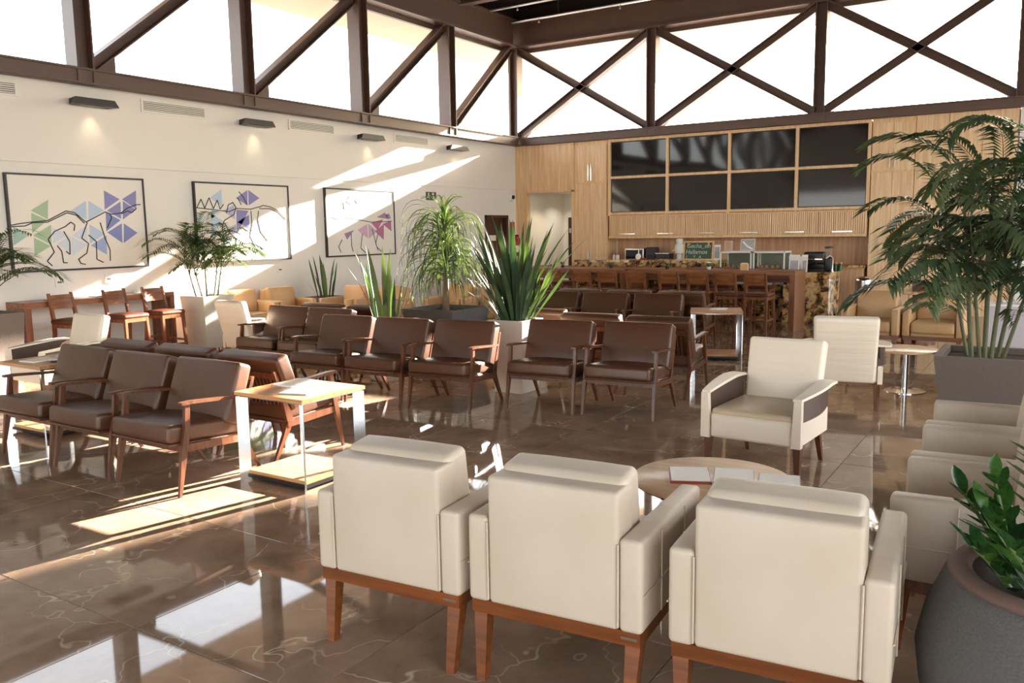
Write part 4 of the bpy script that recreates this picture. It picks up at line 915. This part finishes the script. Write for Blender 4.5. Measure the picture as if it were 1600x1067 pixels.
mag('magazine', 'white magazine at the right of the three on the round coffee table', (-1.06, 4.05, .452), .25, .2, .26, M['black'], 'magazines on the coffee table', .01)
t = thing('pedestal_table', 'small round pedestal table beside the creased easy chair', 'side table', (-1.2, 9.35, 0))
MB().lathe([(.30,.42),(.31,.425),(.31,.44),(.3,.445)], 40).build('tabletop', M['ash'], t, 40); MB().lathe([(.03,.01),(.03,.42)], 14).build('pedestal', M['chrome'], t, 50); MB().lathe([(.2,0),(.2,.008),(.03,.02)], 24).build('foot', M['chrome'], t, 50)
t = thing('pedestal_table', 'round table with a dark tray beyond the tan armchairs', 'table', (-1.62, 13.4, 0))
MB().lathe([(.42,.72),(.43,.73),(.43,.755)], 36).build('tabletop', M['ash'], t, 40); MB().lathe([(.05,.02),(.05,.72)], 14).build('pedestal', M['walnut'], t, 50); MB().lathe([(.28,0),(.28,.02),(.05,.04)], 24).build('foot', M['walnut'], t, 50)
t = thing('tray', 'dark red wooden tray on the round table beyond the tan armchairs', 'tray', (-1.45, 13.3, .755)); MB().box(-.2, .2, -.14, .14, 0, .012).build('base', M['door'], t); MB().box(-.2, .2, -.14, -.125, .012, .11).box(-.2, .2, .125, .14, .012, .11).box(-.2, -.185, -.125, .125, .012, .11).box(.185, .2, -.125, .125, .012, .11).build('rim', M['door'], t)
t = thing('low_cabinet', 'low lilac white cabinet at the right edge behind the palm', 'cabinet', (-.25, 12.9, 0)); MB().box(-.45, .45, -.2, .2, .02, .62).build('body', colmat('lilac white lacquer', 205, 196, 200), t); MB().box(-.47, .47, -.22, .22, .62, .645).build('worktop', M['white'], t); MB().box(-.4, .4, -.17, .17, 0, .02).build('plinth', M['black'], t)
mag('magazine', 'blue white magazine stack on the low lilac cabinet', (-.4, 12.9, .645), .1, .24, .3, M['paper_grey'], None, .03)
# ================================================================== PLANTS
def frond_mesh(L, pairs, lift, droop, lw, ll, hang, mat, name='frond', rach=.006, seed=0):
    rnd = random.Random(seed); b = MB(); N = 14; pts = []
    p = Vector((0, 0, 0)); a = lift
    for i in range(N+1):
        pts.append(p.copy()); p = p+Vector((math.cos(a), 0, math.sin(a)))*(L/N); a -= droop/N*(.5+1.0*i/N)
    b.tube(pts, [rach*(1-.75*i/N) for i in range(N+1)], 4, False)
    for k in range(pairs):
        u = .22+.78*k/(pairs-1); fi = u*N; i = min(int(fi), N-1); q = pts[i].lerp(pts[i+1], fi-i); d = (pts[i+1]-pts[i]).normalized()
        le = ll*math.sin(PI*(.18+.78*(1-u)))**.6*rnd.uniform(.88, 1.08)
        for s in (-1, 1):
            up = Vector((-d.z, 0, d.x)); sd = Vector((0, s, 0))
            dirv = (d*.62+sd*.75+up*(.25-hang*.3)).normalized(); dirv2 = (dirv+Vector((0,0,-hang*rnd.uniform(.8,1.2)))).normalized()
            m1 = q+dirv*le*.45; e = m1+dirv2*le*.55; ww = dirv.cross(up).normalized().cross(dirv)
            ax = dirv.cross(Vector((0,0,1))).normalized()*lw
            b.add([q, m1+ax, e, m1-ax], [(0,1,2,3)])
    return b.mesh(name, mat)
def blade_mesh(w_, lean, twist, mat, seed=0):
    b = MB(); N = 7
    for i in range(N+1):
        u = i/N; ww = w_*(.55+.9*u if u < .45 else 1.0-((u-.45)/.55)**2.2*.98); x = lean*u*u; tw = twist*u
        c, s = math.cos(tw), math.sin(tw)
        for k, f in ((-1, .25), (0, 0), (1, .25)): b.v.append((x+f*ww*c*.0-s*k*ww/2+f*ww*.6, c*k*ww/2, u))
    for i in range(N):
        for k in range(2): a = i*3+k; b.f.append((a, a+1, a+4, a+3))
    return b.mesh('leaf', mat, 179)
def strap_mesh(L, lift, droop, w_, mat):
    b = MB(); N = 12; p = Vector((0,0,0)); a = lift
    for i in range(N+1):
        u = i/N; ww = w_*(1-u**2*.92)
        n = Vector((-math.sin(a), 0, math.cos(a)))
        b.v += [tuple(p+Vector((0, -ww/2, 0))+n*.006), tuple(p), tuple(p+Vector((0, ww/2, 0))+n*.006)]
        p = p+Vector((math.cos(a), 0, math.sin(a)))*(L/N); a = max(-1.5, a-droop/N*(.4+1.6*u))
    for i in range(N):
        for k in range(2): q = i*3+k; b.f.append((q, q+3, q+4, q+1))
    return b.mesh('leaf', mat, 179)
def tapered_planter(t, hx0, hy0, hx1, hy1, h, mat, rim=.04, soil=.05, z0=0):
    b = MB()
    v = [(-hx0,-hy0,z0),(hx0,-hy0,z0),(hx0,hy0,z0),(-hx0,hy0,z0),(-hx1,-hy1,h),(hx1,-hy1,h),(hx1,hy1,h),(-hx1,hy1,h)]
    i1, j1 = hx1-rim, hy1-rim
    v += [(-i1,-j1,h),(i1,-j1,h),(i1,j1,h),(-i1,j1,h),(-i1,-j1,h-soil-.05),(i1,-j1,h-soil-.05),(i1,j1,h-soil-.05),(-i1,j1,h-soil-.05)]
    f = [(0,3,2,1)]
    for a in range(4):
        c = (a+1) % 4; f += [(a,c,c+4,a+4),(a+4,c+4,c+8,a+8),(a+8,c+8,c+12,a+12)]
    f.append((12,13,14,15))
    b.add(v, f).build('planter', mat, t)
    MB().box(-i1+.002, i1-.002, -j1+.002, j1-.002, h-soil-.04, h-soil).build('soil', M['soil'], t)
def palm(t, canes, meshes, per, arc, mat_cane, seed, ulo=.5):
    rnd = random.Random(seed)
    for (x, y, z0, tx, ty, tz, r) in canes:
        pts = [Vector((x, y, z0)).lerp(Vector((tx, ty, tz)), u)+Vector((0, 0, 0)) for u in (0, .25, .5, .75, 1)]
        MB().tube(pts, [r, r*.95, r*.85, r*.7, r*.45], 7).build('cane', mat_cane, t, 60)
        for k in range(per):
            az = arc[0]+(arc[1]-arc[0])*((k+rnd.random())/per); u = rnd.uniform(ulo, 1.0); q = pts[0].lerp(pts[-1], u); s = rnd.uniform(.8, 1.12)*(1.0 if u < .9 else .92)
            put('frond', rnd.choice(meshes), t, q, (0, rnd.uniform(-.5, .22)*(1 if u > .8 else .5), az), (s, s, s))
# big palm in the long grey planter
t = thing('potted_palm', 'tall bushy palm in a long low grey stone planter at the right', 'potted plant', (-.1, 9.35, 0))
tapered_planter(t, .74, .42, .80, .47, .45, M['planter_grey'], .07, .06)
fm = [frond_mesh(1.05, 21, .95, 2.1, .024, .38, .55, M['palm'], seed=1), frond_mesh(1.15, 22, .7, 1.7, .025, .40, .5, M['palm'], seed=2), frond_mesh(.95, 19, 1.15, 2.5, .023, .36, .7, M['palm'], seed=3), frond_mesh(1.1, 21, .45, 1.5, .024, .38, .8, M['palm'], seed=4)]
canes = [(-.50,-.1,.35,-.66,-.1,2.15,.022), (-.40,.05,.35,-.42,.1,2.4,.024), (-.34,-.15,.35,-.2,-.3,2.3,.022), (-.55,.12,.35,-.9,.25,2.05,.018), (-.30,.15,.35,.0,.2,2.4,.022), (-.42,-.2,.35,-.55,-.45,1.7,.018), (-.25,0,.35,.2,-.05,2.2,.018)]
palm(t, canes, fm, 12, (0, 2*PI), M['cane'], 5, .3)
for k in range(7):
    put('frond', fm[k % 3], t, (-.62+.14*k, -.1+.08*(k % 3), 2.0+.07*(k % 3)), (0, -.42-.08*(k % 2), 2.9+k*.85), (.8, .8, .8))
for k in range(5):
    put('frond', fm[3], t, (-.55+.12*k, -.15, .75+.12*(k % 3)), (0, -.25, 2.6+k*.75), (.62, .62, .62))
for k, (x, az, lean) in enumerate(((-.05, 2.6, .2), (.12, 1.0, .25), (.24, .3, .3))):
    MB().tube([(x, -.1, .38), (x+.04, -.1, .62), (x+.09, -.1, .9), (x+.15, -.08, 1.15)], [.02, .019, .017, .01], 7).build('cane', M['cane'], t, 60)
    put('frond', fm[1], t, (x+.14, -.08, 1.1), (0, .1, az), (.7, .7, .7)); put('frond', fm[3], t, (x+.14, -.08, 1.12), (0, .0, az+2.2), (.65, .65, .65))
# kentia palms by the left wall
km = [frond_mesh(.75, 18, 1.2, 1.9, .012, .26, .35, M['palm_light'], seed=7), frond_mesh(.85, 20, .9, 1.7, .013, .28, .4, M['palm_light'], seed=8), frond_mesh(.65, 16, 1.35, 2.2, .012, .25, .5, M['palm_light'], seed=9)]
t = thing('potted_palm', 'feathery palm in a tall pale planter on castors at the end of the wall counter', 'potted plant', (-10.42, 7.96, 0))
tapered_planter(t, .21, .21, .27, .27, .83, M['planter_white'], .03, .04, .07)
for sx in (-1, 1):
    for sy in (-1, 1): MB().lathe([(.02,-.01),(.03,-.01),(.03,.01),(.02,.01)], 10).build('castor', M['brushed'], t, rot=(PI/2, 0, 0), loc=(sx*.17, sy*.17, .031)); MB().box(sx*.17-.01, sx*.17+.01, sy*.17-.01, sy*.17+.01, .04, .075).build('castor_stem', M['brushed'], t)
palm(t, [(-.08,-.1,.7,-.14,-.25,1.45,.013), (.0,.0,.7,.05,-.05,1.6,.014), (.08,.1,.7,.1,.25,1.45,.013), (-.02,.12,.7,-.1,.3,1.3,.012), (.06,-.1,.7,.1,-.3,1.35,.012)], km, 11, (-2.0, 1.9), M['cane'], 8)
t = thing('potted_palm', 'feathery palm in a tall grey planter at the left edge', 'potted plant', (-10.3, 4.82, 0))
tapered_planter(t, .25, .25, .30, .30, .85, M['planter_grey'], .03, .04)
palm(t, [(-.06,-.05,.7,-.1,-.1,1.3,.014), (.03,.05,.7,.08,.12,1.42,.014), (.08,-.08,.7,.15,.05,1.2,.012)], km, 9, (-1.8, 1.9), M['cane'], 14)
# sword plants
bl = [blade_mesh(.055, .10, .5, M['snake']), blade_mesh(.048, .2, -.4, M['snake']), blade_mesh(.06, .05, .9, M['snake']), blade_mesh(.045, .3, .2, M['snake'])]
def sword(t, n, r, z, h0, h1, tilt, seed, ry=None):
    rnd = random.Random(seed); ry = ry or r
    for k in range(n):
        a = rnd.uniform(0, 2*PI); q = math.sqrt(rnd.random()); h = rnd.uniform(h0, h1)
        put('leaf', rnd.choice(bl), t, (math.cos(a)*q*r, math.sin(a)*q*ry, z), (rnd.uniform(-.06, .06), tilt*q*rnd.uniform(.4, 1.2), a), (h, 1.0+.25*h, h))
t = thing('sword_plant', 'big clump of sword-leaf plants in a square pale planter between the chair groups', 'potted plant', (-4.76, 7.5, 0))
tapered_planter(t, .17, .17, .21, .21, .77, M['planter_white'], .025, .03)
sword(t, 60, .16, .72, .65, 1.2, .30, 21); sword(t, 56, .17, .72, .4, .75, .6, 22)
t = thing('sword_plant', 'narrow sword-leaf plant in a white rimmed round pot behind the chairs', 'potted plant', (-6.47, 7.38, 0))
MB().lathe([(.18,0),(.25,.1),(.29,.4),(.29,.66),(.28,.69),(.25,.69),(.24,.64)], 28).build('pot', M['planter_white'], t, 40); MB().lathe([(.24,.62),(.24,.645)], 24).build('soil', M['soil'], t)
sword(t, 20, .15, .63, .5, 1.0, .2, 33)
t = thing('sword_plant', 'sword-leaf plant in a taupe planter in the left corner of tan armchairs', 'potted plant', (-10.5, 10.45, 0))
tapered_planter(t, .26, .26, .33, .33, .62, M['planter_taupe'], .04, .03); sword(t, 13, .16, .58, .35, .85, .25, 44)
# strap-leaf plant
t = thing('strap_leaf_plant', 'fountain of long drooping strap leaves on a stem in a large dark pot', 'potted plant', (-6.9, 9.1, 0))
tapered_planter(t, .30, .30, .43, .43, .68, M['planter_dark'], .04, .06)
MB().tube([(0,0,.6),(.01,0,1.0),(.02,0,1.5),(.02,0,1.85)], [.05,.04,.035,.025], 10).build('stem', M['trunk'], t, 60)
sm = [strap_mesh(.7, 1.15, 1.9, .036, M['yucca']), strap_mesh(1.1, .75, 2.5, .036, M['yucca']), strap_mesh(1.3, .55, 2.5, .036, M['yucca']), strap_mesh(1.1, .3, 2.2, .036, M['yucca']), strap_mesh(.7, .1, 1.7, .032, M['yucca']), strap_mesh(1.25, 1.15, 3.1, .016, M['yucca'])]
rnd = random.Random(3)
for k in range(250):
    u = rnd.random()**.75; z = 1.05+.8*u; s = rnd.uniform(.72, 1.02)
    ch = [0, 1, 1, 2] if u > .75 else ([1, 2, 2, 3] if u > .4 else [3, 2, 4, 3])
    if k % 12 == 0: ch = [5]
    put('leaf', sm[rnd.choice(ch)], t, (.015, 0, z-.04), (rnd.uniform(-.2, .2), rnd.uniform(-.1, .2), rnd.uniform(0, 2*PI)), (s*.72, s, s))
for k in range(12): put('leaf', sm[0], t, (.015, 0, 1.82), (rnd.uniform(-.2, .2), -.32-.03*(k % 4), k*.85), (.8, .9, .8))
t = thing('sword_plant', 'low yellow-green sword plant lit by the sun behind the dark strap-leaf pot', 'potted plant', (-6.1, 9.75, 0))
tapered_planter(t, .2, .2, .26, .26, .55, M['planter_white'], .03, .03); sword(t, 22, .2, .52, .3, .6, .5, 61)
# glossy plant in the round stone pot, front right
t = thing('glossy_plant', 'glossy dark green plant in a big round charcoal stone pot, front right', 'potted plant', (.13, 2.99, 0))
MB().lathe([(.26,0),(.36,.08),(.43,.22),(.445,.34),(.42,.46),(.375,.575),(.36,.605)], 48).build('pot', M['planter_dark'], t, 179)
MB().lathe([(.362,.602),(.345,.625),(.31,.628),(.29,.615),(.28,.52)], 48).build('pot_rim', M['planter_rim'], t, 179)
MB().lathe([(.285,.47),(.285,.51)], 32).build('soil', M['soil'], t)
def zz_leaf(w_):
    b = MB(); N = 5
    for i in range(N+1):
        u = i/N; ww = w_*math.sin(PI*min(1, u*.92+.06))**.8
        b.v += [(u, -ww/2, .10*ww*2+.06*u*u), (u, 0, .06*u*u), (u, ww/2, .10*ww*2+.06*u*u)]
    for i in range(N):
        for k in range(2): q = i*3+k; b.f.append((q, q+3, q+4, q+1))
    return b.mesh('leaf', M['zz'], 179)
zl = [zz_leaf(.42), zz_leaf(.36), zz_leaf(.48)]
M['zz_stem'] = plain('fleshy stem', srgb(96, 120, 62), .4, noise=.15, scale=10)
rnd = random.Random(9)
stems = [(-.20,-.02,-.13,.05,.30), (-.14,.1,-.05,.12,.36), (-.16,-.12,-.28,-.1,.15), (-.05,-.1,-.02,-.22,.32), (-.03,.05,.06,.08,.42), (-.1,-.18,-.2,-.2,.2), (.08,-.08,.14,-.12,.38), (.12,.1,.25,.2,.35), (.02,.18,.05,.3,.34), (-.2,.08,-.3,.16,.2), (-.12,0,-.05,-.02,.4), (-.18,-.08,-.2,.02,.22), (-.06,.14,-.14,.2,.3)]
for (x, y, dx_, dy_, h) in stems:
    dx_ *= .55; dy_ *= .6; x += .03; h *= 1.12
    p0 = Vector((x, y, .5)); p1 = p0+Vector((dx_*.35, dy_*.35, h*.55+.05)); p2 = p0+Vector((dx_, dy_, h+.06))
    pts = [p0*(1-u)**2+p1*2*u*(1-u)+p2*u*u for u in (0, .2, .4, .6, .8, 1)]
    st = MB().tube(pts, [.013,.012,.010,.008,.006,.004], 7).build('stem', M['zz_stem'], t, 60)
    n = 15
    for k in range(n):
        u = .28+.72*k/(n-1); fi = u*5; i = min(int(fi), 4); q = pts[i].lerp(pts[i+1], fi-i); d = (pts[i+1]-pts[i]).normalized()
        sd = d.cross(Vector((dy_, -dx_, .05)).normalized() if k % 2 else Vector((-dy_, dx_, .05)).normalized()).normalized()
        sd = (Vector((-d.y, d.x, 0)).normalized() if (d.x or d.y) else Vector((1,0,0)))*(1 if k % 2 else -1)
        dirv = (d*(.55 if k < n-1 else 2)+sd*.85+Vector((rnd.uniform(-.25,.25), rnd.uniform(-.25,.25), rnd.uniform(-.05,.3)))).normalized()
        s = rnd.uniform(.10, .145)*(1-.2*u)
        put('leaf', rnd.choice(zl), st, q, (dirv.to_track_quat('X', 'Z').to_euler()), (s, s, s))
bpy.context.view_layer.update()
